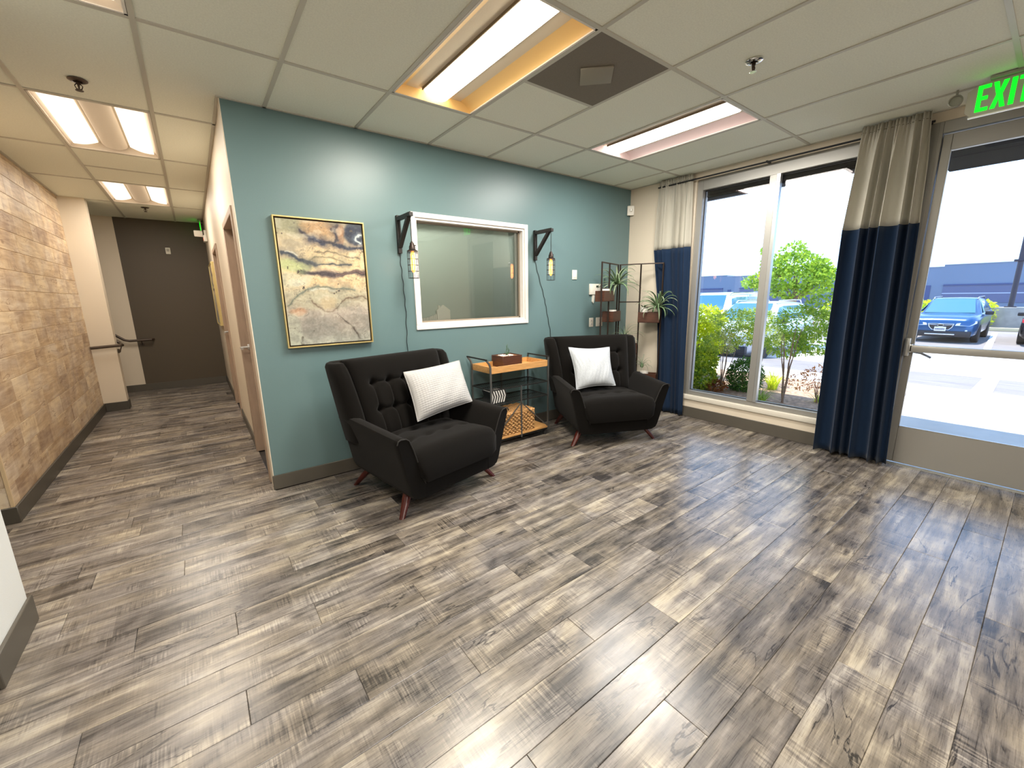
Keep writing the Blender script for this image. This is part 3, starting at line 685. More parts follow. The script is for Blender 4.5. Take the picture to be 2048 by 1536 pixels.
b = new(); M = Matrix.Rotation(math.radians(-90), 4, 'Z') @ Matrix.Rotation(math.radians(90), 4, 'X'); lathe(b, [(.012, -.03), (.03, -.028), (.036, 0), (.036, .010), (.030, .012), (.026, .004), (.006, .002)], n=24); bmesh.ops.transform(b, matrix=M, verts=b.verts); obj('lamp_head', b, mat('lamp_grey', (150, 148, 136), .35, metal=.3), t)
b = new(); cyl(b, (.01, 0, .0), (.01, 0, .069), .006, n=8); obj('stem', b, mat('lamp_grey'), t)

# ------------------------------------------------------------------ caged wall lamps
def wall_lamp(x, ylamp, label):
    t = thing('cage_lamp', label, 'lamp', (x, 0, 1.82))
    b = new(); rbox(b, -.0165, .0165, -.030, -.0005, 0, .305, r=.002, seg=1); rbox(b, -.0165, .0165, ylamp-.02, -.0302, .262, .292, r=.002, seg=1)
    bar(b, (0, -.028, .055), (0, ylamp+.03, .268), .033, .026); obj('bracket', b, m_blackwood, t)
    zc = .0 ; top = .055
    b = new(); tube(b, [(0, ylamp, .262), (0, ylamp, .16), (0, ylamp, top+.01)], .0032, 6)
    tube(b, [(0, ylamp, .262), (0, ylamp-.004, .297), (0, ylamp+.03, .297), (0, -.06, .296), (0, -.036, .29), (0.004, -.034, .1), (.0, -.02, -.004)], .003, 6)
    obj('cord', b, m_black, t)
    b = new(); lathe(b, [(.006, top+.018), (.010, top+.010), (.017, top), (.018, top-.012), (.024, top-.02), (.026, top-.045), (.043, top-.055), (.044, top-.06), (.02, top-.062)], (0, ylamp, 0), 20)
    cyl(b, (.018, ylamp, top-.012), (.032, ylamp, top-.012), .004, n=8)
    obj('socket', b, mat('bronze_socket', (44, 34, 30), .4, metal=.6), t)
    z1, z0, R = top-.058, top-.268, .0425
    b = new()
    for i in range(8):
        a = i*math.pi/4+.2; c_, s_ = math.cos(a)*R, math.sin(a)*R
        tube(b, [(c_*.9, ylamp+s_*.9, z1), (c_, ylamp+s_, z1-.012), (c_, ylamp+s_, z0)], .0017, 5)
    for z in (z1-.012, z1-.06, z1-.108, z1-.156, z0):
        tube(b, [(R*math.cos(a*math.pi/12), ylamp+R*math.sin(a*math.pi/12), z) for a in range(24)], .0017, 5, closed=True)
    obj('cage', b, m_black, t)
    b = new(); lathe(b, [(.003, top-.225), (.010, top-.218), (.0165, top-.200), (.0165, top-.085), (.010, top-.062)], (0, ylamp, 0), 16)
    bl = obj('bulb', b, mat('amber_bulb_glow', (255, 190, 110), .2, emit=(255, 140, 56), estr=6), t)
    b = new()
    for k in range(3):
        a = k*2.1; tube(b, [(.0175*math.cos(a), ylamp+.0175*math.sin(a), top-.205), (.0175*math.cos(a+.4), ylamp+.0175*math.sin(a+.4), top-.15), (.0175*math.cos(a), ylamp+.0175*math.sin(a), top-.09)], .0016, 5)
    obj('filament', b, mat('filament_glow', (255, 230, 180), .2, emit=(255, 196, 110), estr=10), bl)
    return t
L1 = wall_lamp(1.147, -.265, 'caged bulb lamp on black bracket between painting and interior window')
L2 = wall_lamp(2.659, -.26, 'caged bulb lamp on black bracket right of the interior window')
def cord(t_, pts, label):
    b = new(); n = 40; P = np.array(pts); s = np.linspace(0, len(P)-1, n); X = np.interp(s, range(len(P)), P[:, 0]); Z = np.interp(s, range(len(P)), P[:, 1])
    tube(b, [(X[i]+.004*math.sin(i*1.3), -.006, Z[i]) for i in range(n)], .0028, 6); o = obj('power_cord', b, m_black, t_, world=True, label=label)
cord(L1, [(1.147, 1.815), (1.159, 1.602), (1.168, 1.346), (1.159, 1.025), (1.15, .45)], 'black twisted cord hanging below the lamp beside the painting')
cord(L2, [(2.662, 1.815), (2.72, 1.64), (2.79, 1.45), (2.817, 1.349), (2.856, 1.182), (2.895, 1.022), (2.92, .45)], 'black twisted cord hanging below the lamp right of the interior window')

# ------------------------------------------------------------------ hall handrails
def rail(label, pts, br):
    t = thing('handrail', label, 'handrail', pts[0]); b = new(); tube(b, pts, .019, 12); obj('rail', b, mat('brown_rail', (74, 62, 52), .4, metal=.3), t, world=True)
    b = new()
    for a, c in br: tube(b, [a, ((a[0]+c[0])/2, (a[1]+c[1])/2, min(a[2], c[2])), c], .007, 6); lathe(b, [(.03, -.002), (.03, .002)], c, 12, 'y')
    obj('rail_bracket', b, mat('brown_rail'), t, world=True)
rail('dark handrail on the far stair wall, bending down to the dark end wall', [(-1.9, 5.44, 1.42), (-1.26, 5.44, .86), (-1.2, 5.44, .842), (-.93, 5.44, .846), (-.91, 5.50, .846)], [((-1.06, 5.44, .825), (-1.06, 5.515, .77))])
rail('dark handrail wrapping the cream stub wall end', [(-1.455, 4.06, .87), (-1.17, 4.06, .885), (-1.15, 4.09, .885), (-1.20, 4.36, .90), (-1.5, 4.36, 1.12), (-1.9, 4.36, 1.42)], [((-1.16, 4.08, .865), (-1.215, 4.20, .80))])

# ------------------------------------------------------------------ armchairs (main pieces)
def lerp(a, b_, t): return a+(b_-a)*t
def armchair(label, loc, rz):
    t = thing('armchair', label, 'armchair', loc, rz)
    yf, yb = -.43, .34
    # one side: closed section (x,z) that changes along y
    def arm_sec(s, y):
        k = (y-yf)/(yb-yf)
        zt = lerp(.595, .63, k) ; zb = lerp(.132, .17, k)
        xo_t, xi_t = .515, .425; xo_b = .375
        sec = [(.30, zb), (xo_b-.02, zb), (xo_b+.02, zb+.02), (xo_b+.04, zb+.06), (lerp(.42, xo_t, .55), lerp(zb, zt, .62)), (xo_t-.004, zt-.03), (xo_t-.012, zt-.008), (xo_t-.03, zt), (xi_t+.02, zt-.006), (xi_t, zt-.022), (xi_t-.03, zt-.09), (.31, .255), (.30, .235)]
        sh = lerp(0, .02, k)
        return [(s*(x-sh*(1 if z > .3 else 0)), y+.035*(1-(z-.12)/.5)*(1-k)+.035*max(0, z-.16)*k**3*2, z) for x, z in sec]
    for s in (-1, 1):
        b = new(); rows = []
        ys = [yf-.0]+[yf+.012]+list(np.linspace(yf+.05, yb-.03, 6))+[yb]
        for i, y in enumerate(ys):
            sc = arm_sec(s, y)
            if i == 0 or i == len(ys)-1:
                cx = sum(p[0] for p in sc)/len(sc); cz = sum(p[2] for p in sc)/len(sc)
                sc = [(p[0]+(cx-p[0])*.10*(1 if abs(p[0]) > .305 else 0), p[1], p[2]+(cz-p[2])*.025*(1 if abs(p[0]) > .305 else 0)) for p in sc]
            rows.append(sc)
        loft(b, rows, True, True); o = obj('arm', b, m_fabric, t)
        # piping along the front edge of the arm
        b = new(); q = arm_sec(s, yf-.0)
        tube(b, [(p[0], p[1]-.001, p[2]) for p in q[5:13]], .0045, 6); obj('piping', b, mat('charcoal_piping', (30, 28, 26), .9), o)
    # front rail and base
    b = new(); rows = []
    for y, zt in ((yf+.002, .235), (yf+.012, .25), (yf+.07, .25), (yb, .25)):
        zb = lerp(.132, .17, (y-yf)/(yb-yf)); fy = lambda z: .035*(1-(z-.12)/.5)*(1-(y-yf)/(yb-yf))
        rows.append([(x, y+fy(z), z) for x, z in [(-.3005, zb), (.3005, zb), (.3005, zt), (-.3005, zt)]])
    loft(b, rows, True, True); obj('front_rail', b, m_fabric, t)
    # seat cushion: tufted, rounded nose
    b = new(); nx, ny = 30, 30; top = []; bot = []
    for j in range(ny+1):
        v = j/ny; rt = []; rb = []
        for i in range(nx+1):
            u = -1+2*i/nx
            y = lerp(yf-.018, .20, v); hwt = lerp(.425, .40, v)
            ex = (1-abs(u)**6)**(1/3); ey = (1-(1-min(v/.16, 1))**2.6)**(1/2.6) if v < .16 else 1
            ez = ex*ey; z = .295+.185*ez-.02*v+.012*(1-u*u)
            for (tx, ty) in ((-.62, .42), (-.2, .42), (.2, .42), (.62, .42), (-.62, .72), (-.2, .72), (.2, .72), (.62, .72)):
                z -= .022*math.exp(-(((u-tx)/.09)**2+((v-ty)/.05)**2))
            z -= .006*math.exp(-((v-.42)/.02)**2)+.006*math.exp(-((v-.72)/.02)**2)
            wz = lerp(.315, hwt, min(1, max(0, (z-.25)/.20))); rt.append((u*wz, y, z)); rb.append((u*.305, y+.012, .252))
        top.append(rt); bot.append(rb)
    g1 = loft(b, top); g2 = loft(b, bot)
    def stitch(a, c):
        for i in range(len(a)-1): b.faces.new((a[i], a[i+1], c[i+1], c[i]))
    stitch(g1[0], g2[0]); stitch(g1[-1], g2[-1]); stitch([r[0] for r in g1], [r[0] for r in g2]); stitch([r[-1] for r in g1], [r[-1] for r in g2])
    obj('seat_cushion', b, m_fabric, t, smooth=75)
    # back cushion, tufted with buttons
    btn = [(x, z) for z in (.36, .68) for x in (-.66, -.33, 0, .33, .66)]
    def bk(u, v, d=0):
        """u -1..1 across, v 0..1 up, d thickness offset forward"""
        z = .40+.61*v; y = .165+.20*v
        hwid = lerp(.375, .425, v); x = u*hwid
        n = Vector((0, -.95, .30)).normalized()
        return Vector((x, y, z))+n*d
    def thick(u, v):
        e = (1-abs(u)**8)**.4*(1-abs(2*v-1)**9)**.4; d = .10*e+.01
        for bx_, bz_ in btn: d -= .042*math.exp(-(((u-bx_)/.055)**2+((v-bz_)/.038)**2))*e+.012*math.exp(-(((u-bx_)/.13)**2+((v-bz_)/.09)**2))*e
        if v < .70:
            for bx_ in (-.66, -.33, 0, .33, .66): d -= .014*math.exp(-((u-bx_)/.022)**2)*e*min(1, (.70-v)/.04)
        for bz_ in (.36, .68): d -= .014*math.exp(-((v-bz_)/.016)**2)*e*(1 if abs(u) < .68 else max(0, 1-(abs(u)-.68)/.1))
        return d
    b = new(); NX, NZ = 72, 56
    fr = loft(b, [[bk(-1+2*i/NX, j/NZ, thick(-1+2*i/NX, j/NZ)) for i in range(NX+1)] for j in range(NZ+1)])
    bkk = loft(b, [[bk(-1+2*i/NX, j/NZ, -.06) for i in range(NX+1)] for j in range(NZ+1)])
    stitch(fr[0], bkk[0]); stitch(fr[-1], bkk[-1]); stitch([r[0] for r in fr], [r[0] for r in bkk]); stitch([r[-1] for r in fr], [r[-1] for r in bkk])
    back = obj('backrest', b, m_fabric, t, smooth=75)
    bme = None
    for u, v in btn:
        p = bk(u, v, thick(u, v)+.004)
        if bme is None:
            b = new(); bmesh.ops.create_uvsphere(b, u_segments=12, v_segments=8, radius=.013); bmesh.ops.scale(b, vec=(1, .5, 1), verts=b.verts); bme = finish('button', b, 80); bme.materials.append(m_fabric)
        o = bpy.data.objects.new('button', bme); COL.objects.link(o); o.parent = back; o.location = p; o.rotation_euler = (math.radians(-18), 0, 0)
    # outer back panel and wings
    b = new(); rows = []
    for z, y0, hw_ in ((.16, .30, .375), (.20, .31, .40), (.45, .36, .455), (.75, .415, .49), (.96, .455, .505), (1.005, .455, .49)):
        rows.append([(-hw_, y0, z), (hw_, y0, z), (hw_*.985, y0-.09, z), (-hw_*.985, y0-.09, z)])
    loft(b, rows, True, True); o = obj('back_shell', b, m_fabric, t); mod_bevel(o, .02, 3)
    for s in (-1, 1):
        b = new(); rows = []
        for z, yb_, dp, xo, xi in ((.42, .335, .20, .470, .385), (.58, .355, .215, .492, .385), (.66, .375, .205, .497, .385), (.78, .40, .20, .507, .40), (.90, .425, .19, .517, .415), (.97, .44, .17, .521, .425), (1.0, .44, .14, .510, .43)):
            x0, x1 = xi, xo; r = .028
            sec = [(x0, yb_), (x0, yb_-dp+.02), (x0+.012, yb_-dp), (x0+.05, yb_-dp-.002), (x1-.02, yb_-dp+.02), (x1-.002, yb_-dp+.05), (x1, yb_-.02), (x1-.012, yb_)]
            rows.append([(s*x, y, z) for x, y in sec])
        loft(b, rows, True, True); o = obj('wing', b, m_fabric, t); mod_bevel(o, .012, 2)
    # legs
    for sx in (-1, 1):
        for sy in (-1, 1):
            b = new(); p0 = Vector((sx*.335, -.24 if sy < 0 else .25, .14 if sy < 0 else .175)); p1 = Vector((sx*(.438 if sy < 0 else .37), -.305 if sy < 0 else .43, 0.0))
            a_ = (p1-p0).normalized(); R0 = []
            for k in range(5):
                q = p0.lerp(p1, k/4); r = lerp(.036, .020, k/4); R0.append([q+Vector((math.cos(j*math.pi/7)*r, math.sin(j*math.pi/7)*r, 0)) for j in range(14)])
            loft(b, R0, True, True); obj('leg', b, m_mahog, t)
    return t
CH_L = ((.973, -.652, 0), math.radians(11.5))
CH_R = ((2.998, -.702, 0), math.radians(-25))
armchair('large dark charcoal tufted armchair at left, in front of the painting', *CH_L)
armchair('dark charcoal tufted armchair at right, by the plant shelf and curtain', *CH_R)

def pillow(label, corners, thick, m, waf=0):
    """corners TL,TR,BR,BL in world"""
    c = [Vector(p) for p in corners]; mid = sum(c, Vector())/4; n = ((c[1]-c[3]).cross(c[0]-c[2])).normalized()
    if n.y > 0: n = -n
    t = thing('throw_pillow', label, 'pillow', tuple(mid)); N = 56
    def P(u, v, s):
        q = c[0].lerp(c[1], u).lerp(c[3].lerp(c[2], u), v); cu, cv = 2*u-1, 2*v-1
        e = max(0, (1-abs(cu)**2.6)*(1-abs(cv)**2.6))
        pk = .045 if waf else .09; pinch = pk*(1-abs(cu)**2)*abs(cv)**3+pk*(1-abs(cv)**2)*abs(cu)**3
        q = q+(mid-q)*pinch*1.0
        h = thick*.5*e**.55
        if s > 0:
            h += .004*math.sin(cu*9+cv*5)*e
            if waf: h += .0034*(abs(math.sin(u*math.pi*24))*abs(math.sin(v*math.pi*24)))*min(1, e*4)
            else: h += (.0018*math.sin(u*70+3*math.sin(v*9))+.001*math.sin(u*160))*min(1, e*4)
        return q+n*h*s-mid
    M_ = N*2 if waf else N
    b = new(); f1 = loft(b, [[P(i/M_, j/M_, 1) for i in range(M_+1)] for j in range(M_+1)]); obj('front_cover', b, m, t, smooth=80)
    b = new(); loft(b, [[P(i/N, j/N, -1) for i in range(N+1)] for j in range(N+1)]); obj('back_cover', b, m, t, smooth=80)
    b = new(); pts = [P(i/20, 0, 1) for i in range(20)]+[P(1, i/20, 1) for i in range(20)]+[P(1-i/20, 1, 1) for i in range(20)]+[P(0, 1-i/20, 1) for i in range(20)]
    tube(b, pts, .004, 6, closed=True); obj('seam', b, m, t)
def chair_pt(ch, x, y, z):
    (ox, oy, _), a = ch; return (ox+x*math.cos(a)-y*math.sin(a), oy+x*math.sin(a)+y*math.cos(a), z)
m_pil1 = mat('white_waffle_cotton', (168, 167, 166), .9, spec=.2, bump=.3, bscale=500)
m_pil2 = mat('white_grey_streaked_linen', (178, 183, 188), .9, spec=.2, noise=.13, nscale=14, stretch=(14, 14, 1.2), bump=.3, bscale=500)
PILLOWS = True

# ------------------------------------------------------------------ bar cart
t = thing('bar_cart', 'wooden tray bar cart with grey metal frame between the armchairs', 'cart', (2.165, -.20, 0))
cx0, cx1, cy0, cy1 = 1.80, 2.52, -.375, -.045
b = new(); rbox(b, cx0+.012, cx1-.012, cy0+.006, cy1-.006, .742, .754, r=.001, seg=1); tray = obj('tray_base', b, m_oak, t, world=True)
for a in ((cx0+.008, cx1-.008, cy0, cy0+.012), (cx0+.008, cx1-.008, cy1-.012, cy1), (cx0+.008, cx0+.02, cy0+.012, cy1-.012), (cx1-.02, cx1-.008, cy0+.012, cy1-.012)):
    b = new(); rbox(b, *a, .740, .802, r=.0015, seg=1); obj('tray_side', b, m_oak, t, world=True)
for (x, y) in ((cx0, cy0), (cx0, cy1), (cx1, cy0), (cx1, cy1)):
    b = new(); o_ = -.05 if x == cx0 else .012
    if x == cx0: pts = [(x, y, .045), (x, y, .80), (x-.012, y, .835), (x-.045, y, .875)]
    else: pts = [(x, y, .045), (x, y, .80), (x+.004, y, .835)]
    for p0, p1 in zip(pts[:-1], pts[1:]): bar(b, p0, p1, .016, .012, up=(0, 1, 0))
    obj('post', b, m_steel, t, world=True)
for x, z in ((cx0-.045, .879), (cx1+.004, .838)):
    b = new(); bar(b, (x, cy0-.006, z), (x, cy1+.006, z), .014, .012); obj('handle', b, m_darksteel, t, world=True)
for x, y, zb, zt in ((2.160, cy0-.002, .05, .585), (2.160, cy1, .05, .742)):
    b = new(); bar(b, (x, y, zb), (x, y, zt), .014, .010, up=(0, 1, 0)); obj('middle_post', b, m_steel, t, world=True)
b = new()
for x in (cx0+.01, cx1-.01): bar(b, (2.16, cy0-.004, .41), (x, cy0-.004, .10), .010, .006, up=(0, 1, 0)); bar(b, (2.16, cy1, .41), (x, cy1, .10), .010, .006, up=(0, 1, 0))
obj('cross_brace', b, m_steel, t, world=True)
for z in (.580, .435):
    x0_ = cx0 if z > .5 else 2.165 if False else cx0
    b = new()
    for y in (cy0, cy1): bar(b, (cx0, y, z), (cx1, y, z), .010, .010)
    for x in (cx0, cx1): bar(b, (x, cy0, z), (x, cy1, z), .010, .010)
    bar(b, (cx0, (cy0+cy1)/2, z), (cx1, (cy0+cy1)/2, z), .005, .005)
    for i in range(1, 30):
        x = lerp(cx0, cx1, i/30); bar(b, (x, cy0, z+.004), (x, cy1, z+.004), .0035, .0035)
    obj('wire_shelf', b, m_darksteel, t, world=True)
b = new(); rbox(b, cx0-.004, cx1+.004, cy0-.004, cy1+.004, .078, .100, r=.002, seg=1); obj('bottom_board', b, m_oak, t, world=True)
b = new(); rbox(b, cx0+.004, cx1-.004, cy0+.004, cy1-.004, .055, .078, r=.002, seg=1); obj('under_frame', b, mat('cart_black', (22, 21, 20), .7), t, world=True)
for x in (cx0+.02, cx1-.02):
    for y in (cy0+.02, cy1-.02):
        b = new(); lathe(b, [(.012, -.010), (.024, -.009), (.0245, 0), (.024, .009), (.012, .010)], (x, y, .0245), 18, 'y'); bar(b, (x, y-.013, .0245), (x, y-.013, .06), .012, .003, up=(0, 1, 0)); bar(b, (x, y+.013, .0245), (x, y+.013, .06), .012, .003, up=(0, 1, 0)); obj('caster', b, mat('caster_grey', (60, 60, 60), .4, metal=.3), t, world=True)
# wicker basket
t = thing('wicker_basket', 'golden woven seagrass basket on the lower shelf of the cart', 'basket', (2.10, -.22, .101))
bx0, bx1, by0, by1, bh = -.235, .235, -.145, .125, .215
m_wick = mat('seagrass', (172, 130, 80), .75, noise=.45, nscale=38, bump=.4, bscale=90)
b = new(); box(b, bx0+.01, bx1-.01, by0+.01, by1-.01, 0, bh-.01); obj('liner', b, mat('basket_inner', (104, 72, 40), .9), t)
rowsN = 11
for k in range(rowsN):
    b = new(); z = .010+k*(bh-.016)/(rowsN-1); per = []
    def edge(p, q, n_):
        for i in range(n_): per.append((lerp(p[0], q[0], i/n_), lerp(p[1], q[1], i/n_)))
    edge((bx0, by0), (bx1, by0), 44); edge((bx1, by0), (bx1, by1), 26); edge((bx1, by1), (bx0, by1), 44); edge((bx0, by1), (bx0, by0), 26)
    pts = []; n_ = len(per)
    for i, (x, y) in enumerate(per):
        s = math.sin(i*math.pi/2.2+k*math.pi); nx_ = 1 if x > bx1-.001 else -1 if x < bx0+.001 else 0; ny_ = 1 if y > by1-.001 else -1 if y < by0+.001 else 0
        pts.append((x+nx_*.0055*s, y+ny_*.0055*s, z+.003*math.sin(i*1.7)))
    tube(b, pts, [.0092+.0022*math.sin(i*math.pi/2.2+1+k*math.pi) for i in range(len(pts))], 6, closed=True); obj('woven_row', b, m_wick, t)
b = new()
for i in range(12): tube(b, [(bx0+.01+(bx1-bx0-.02)*j/20, by0+.012+(by1-by0-.024)*i/11, bh+.002+.004*math.sin(j*2+i*3)) for j in range(21)], .011, 6)
obj('lid', b, mat('seagrass_lid', (176, 132, 82), .8, noise=.35, nscale=38), t)
# chevron striped box on the middle shelf
t = thing('striped_box', 'black and white chevron striped box on the middle wire shelf', 'box', (1.905, -.27, .441))
n_ = 13; w_ = .0145; m_wh = mat('white_stripe', (222, 220, 214), .7); m_bk = mat('black_stripe', (28, 27, 27), .7)
for i in range(n_):
    x = -.095+i*w_; b = new(); pr = [(x, 0), (x+w_, 0), (x+w_+.020, .062), (x+w_, .118), (x, .118), (x+.020, .062)]
    prism(b, [(p[0], -.06, p[1]) for p in pr], (0, .13, 0)); obj('stripe', b, m_wh if i % 2 else m_bk, t)
# wood planter on tray
def succulent(parent, c, n, L_, m, seed, up=.6, w=.010):
    random.seed(seed)
    for i in range(n):
        a = i*2.399+random.uniform(-.2, .2); tl = random.uniform(.35, 1.0); b = new(); rows = []; l = L_*random.uniform(.75, 1.1)
        for k in range(7):
            s = k/6; r = l*s*math.cos(up*tl)*1.0; z = l*s*math.sin(up*tl*1.4); ww = w*(1-abs(2*s-.7)**2.2*.7) if s < 1 else .0008; ww = max(.0008, ww*(1-s**4))
            d = Vector((math.cos(a), math.sin(a), 0)); p_ = Vector((-math.sin(a), math.cos(a), 0)); q = Vector(c)+d*r+Vector((0, 0, z))
            rows.append([q-p_*ww, q+Vector((0, 0, -.25*ww)), q+p_*ww, q+Vector((0, 0, .35*ww))])
        loft(b, rows, True, True); obj('leaf', b, m, parent)
m_succ = mat('succulent_green', (72, 104, 70), .5, noise=.2, nscale=30)
t = thing('planter_box', 'dark walnut planter box with small succulent on the cart tray', 'planter', (2.165, -.14, .7545))
b = new(); pw, pd, ph = .12, .10, .112
for a in ((-pw, pw, -pd, -pd+.012), (-pw, pw, pd-.012, pd), (-pw, -pw+.012, -pd+.012, pd-.012), (pw-.012, pw, -pd+.012, pd-.012)): box(b, *a, 0, ph)
box(b, -pw+.012, pw-.012, -pd+.012, pd-.012, 0, .01); o = obj('wooden_box', b, m_walnut, t); mod_bevel(o, .0015, 1)
b = new(); box(b, -pw+.012, pw-.012, -pd+.012, pd-.012, .01, ph-.008); obj('soil', b, mat('pale_top_rim', (150, 104, 70), .8, noise=.3, nscale=60), t)
b = new(); random.seed(5)
for i in range(46):
    x, y = random.uniform(-.07, .05), random.uniform(-.05, .05); s = random.uniform(.006, .012); bmesh.ops.create_icosphere(b, subdivisions=1, radius=s, matrix=Matrix.Translation((x, y, ph-.004)) @ Matrix.Diagonal((1.3, 1, .6, 1)))
o = obj('pebbles', b, m_pot, t); o['kind'] = 'stuff'
b = new(); tube(b, [(.0, 0, ph-.01), (-.006, .0, ph+.04), (.004, 0, ph+.095)], .0022, 6); tube(b, [(.02, .01, ph-.01), (.03, .0, ph+.03), (.022, 0, ph+.065)], .002, 6); obj('stem', b, m_succ, t)
succulent(t, (0, 0, ph), 9, .045, m_succ, 2, .8, .007)
random.seed(9)
for k in range(14):
    s = random.random(); sid = k % 2; base = Vector((-.004+.006*s, 0, ph+.02+.08*s)) if sid else Vector((.026, 0, ph+.01+.055*s)); a = random.uniform(0, 6.28); d = Vector((math.cos(a), math.sin(a), .6)).normalized(); l = .022
    b = new(); p_ = d.cross(Vector((0, 0, 1))).normalized(); u_ = p_.cross(d); rows = []
    for j in range(5): q = base+d*l*j/4; ww = .0045*math.sin(math.pi*(j+.15)/4.3)+.0004; rows.append([q-p_*ww, q-u_*ww*.4, q+p_*ww, q+u_*ww*.4])
    loft(b, rows, True, True); obj('leaf', b, m_succ, t)

# ------------------------------------------------------------------ folding plant shelf in the corner
Hh, Lf, Rt = Vector((3.905, -.13, 0)), Vector((3.38, -.325, 0)), Vector((4.145, -.59, 0))
eL = (Lf-Hh).normalized(); nL = Vector((-eL.y, eL.x, 0)); eR = (Rt-Hh).normalized(); nR = Vector((eR.y, -eR.x, 0))
if nL.y > 0: nL = -nL
if nR.x > 0: nR = -nR
LL, LR, ZT = .575, .52, 1.812
t = thing('plant_shelf', 'two-panel dark metal plant shelf with walnut trays in the corner', 'shelf', tuple(Hh))
def shelf_bar(p0, p1, w=.013, name='bar'):
    b = new(); bar(b, p0, p1, w, w); obj(name, b, m_shelfmetal, t, world=True)
zz = Vector((0, 0, 1))
for p in (Hh+eL*.02, Hh+eL*.326, Hh+eL*LL, Hh+eR*.02, Hh+eR*.265, Hh+eR*LR):
    shelf_bar(p, p+zz*ZT, name='post')
for e, l in ((eL, LL), (eR, LR)):
    shelf_bar(Hh+e*.02+zz*(ZT-.006), Hh+e*l+zz*(ZT-.006), name='top_rail'); shelf_bar(Hh+e*.02+zz*.02, Hh+e*l+zz*.02, name='bottom_rail')
shelf_bar(Hh+eR*.02+zz*1.36, Hh+eR*.265+zz*1.36, name='cross_rail'); shelf_bar(Hh+eR*.265+zz*.72, Hh+eR*.02+zz*.72, name='cross_rail'); shelf_bar(Hh+eR*.265+zz*.5, Hh+eR*LR+zz*.38, name='cross_rail') if False else None
def shelf_box(e, n, s0, s1, o0, o1, z0, z1):
    b = new(); M = Matrix((( e.x, n.x, 0, Hh.x), (e.y, n.y, 0, Hh.y), (0, 0, 1, 0), (0, 0, 0, 1))); w = .009
    for a in ((s0, s1, o0, o0+w, z0, z1), (s0, s1, o1-w, o1, z0, z1), (s0, s0+w, o0+w, o1-w, z0, z1), (s1-w, s1, o0+w, o1-w, z0, z1), (s0, s1, o0, o1, z0, z0+.008)): box(b, *a, M=M)
    o = obj('wooden_tray', b, m_walnut, t, world=True); return M
MA = shelf_box(eL, nL, .20, .545, -.085, .025, 1.375, 1.497)
MB_ = shelf_box(eL, nL, .02, .30, -.085, .052, 1.130, 1.255)
MC = shelf_box(eR, nR, .262, .51, -.075, .06, 1.112, 1.238)
MD = shelf_box(eR, nR, .02, .262, -.075, .05, .722, .848)
ME = shelf_box(eR, nR, .262, .51, -.075, .06, .36, .485)
def pot(label, M, s, o_, z, r, h, shape='cyl'):
    p = M @ Vector((s, o_, z)); t_ = thing('flower_pot', label, 'pot', tuple(p))
    b = new(); lathe(b, [(r*.86, 0), (r*.9, .004), (r, h*.6), (r, h), (r*.92, h), (r*.88, h*.72), (.001, h*.72)], n=28); obj('pot', b, m_pot, t_); return t_
p1 = pot('white oval dish with dark rim on the upper left tray of the plant shelf', MA, .36, -.03, 1.384, .055, .135)
b = new(); lathe(b, [(.050, .137), (.058, .140), (.05, .146), (.001, .142)], n=24); obj('dark_lid', b, mat('charcoal_lid', (44, 44, 42), .4), p1)
p2 = pot('flat white bowl in the lower left tray of the plant shelf', MB_, .14, -.02, 1.139, .055, .130)
p3 = pot('white cup with small dark leaves beside the right air plant', MC, .325, -.01, 1.122, .044, .175)
b = new(); lathe(b, [(.039, .135), (.001, .150)], n=16); obj('soil', b, mat('dark_soil', (46, 34, 26), .9), p3)
for k, (a, l) in enumerate(((2.6, .05), (.6, .04), (1.6, .05), (4, .03))):
    b = new(); rows = []
    for j in range(6): q = Vector((math.cos(a)*l*j/5, math.sin(a)*l*j/5, .15+.05*(j/5)**.7)); ww = .009*math.sin(math.pi*(j+.2)/5.4)+.0006; rows.append([q+Vector((0, 0, ww)), q+Vector((-math.sin(a)*ww, math.cos(a)*ww, 0)), q-Vector((0, 0, ww*.4)), q+Vector((math.sin(a)*ww, -math.cos(a)*ww, 0))])
    loft(b, rows, True, True); obj('leaf', b, mat('dark_leaf', (44, 48, 36), .5), p3)
p4 = pot('small white cup in the low tray beside the armchair back', MD, .20, -.01, .732, .036, .165)
p5 = pot('white pot in the lowest tray near the floor by the curtain', ME, .36, -.01, .370, .05, .135)
m_air = mat('air_plant_green', (104, 130, 92), .55, noise=.25, nscale=25); m_air2 = mat('air_plant_silver', (136, 152, 122), .55, noise=.2, nscale=25)
def air_plant(label, p, n, L_, seed, name='air_plant', w=.0085):
    t_ = thing(name, label, 'plant', tuple(p)); random.seed(seed)
    b = new(); lathe(b, [(.008, -.035), (.020, -.02), (.022, .0), (.012, .022)], n=12); obj('base', b, m_air, t_)
    for i in range(n):
        a = i*2.399+random.uniform(-.3, .3); el = lerp(1.45, -.15, (i+.5)/n); l = L_*random.uniform(.75, 1.12); b = new(); rows = []; pos = Vector((0, 0, 0)); ang = el; K = 12; droop = random.uniform(.6, 1.7)
        for k in range(K+1):
            s = k/K; d = Vector((math.cos(a)*math.cos(ang), math.sin(a)*math.cos(ang), math.sin(ang))); sd_ = Vector((-math.sin(a), math.cos(a), 0)); up_ = sd_.cross(d)
            ww = w*(1-s)**.75+.0006; rows.append([pos-sd_*ww+up_*ww*.25, pos-up_*ww*.18, pos+sd_*ww+up_*ww*.25]); pos = pos+d*l/K; pos.y = min(pos.y, -.02-p[1]); pos.x = min(pos.x, (XW-.02 if p[0] < 4.0 else 4.135)-p[0]); ang -= droop*s*.2*1.3+.02
        loft(b, rows, False); o = obj('leaf', b, m_air if i % 3 else m_air2, t_); sm = o.modifiers.new('solid', 'SOLIDIFY'); sm.thickness = .0012
    return t_
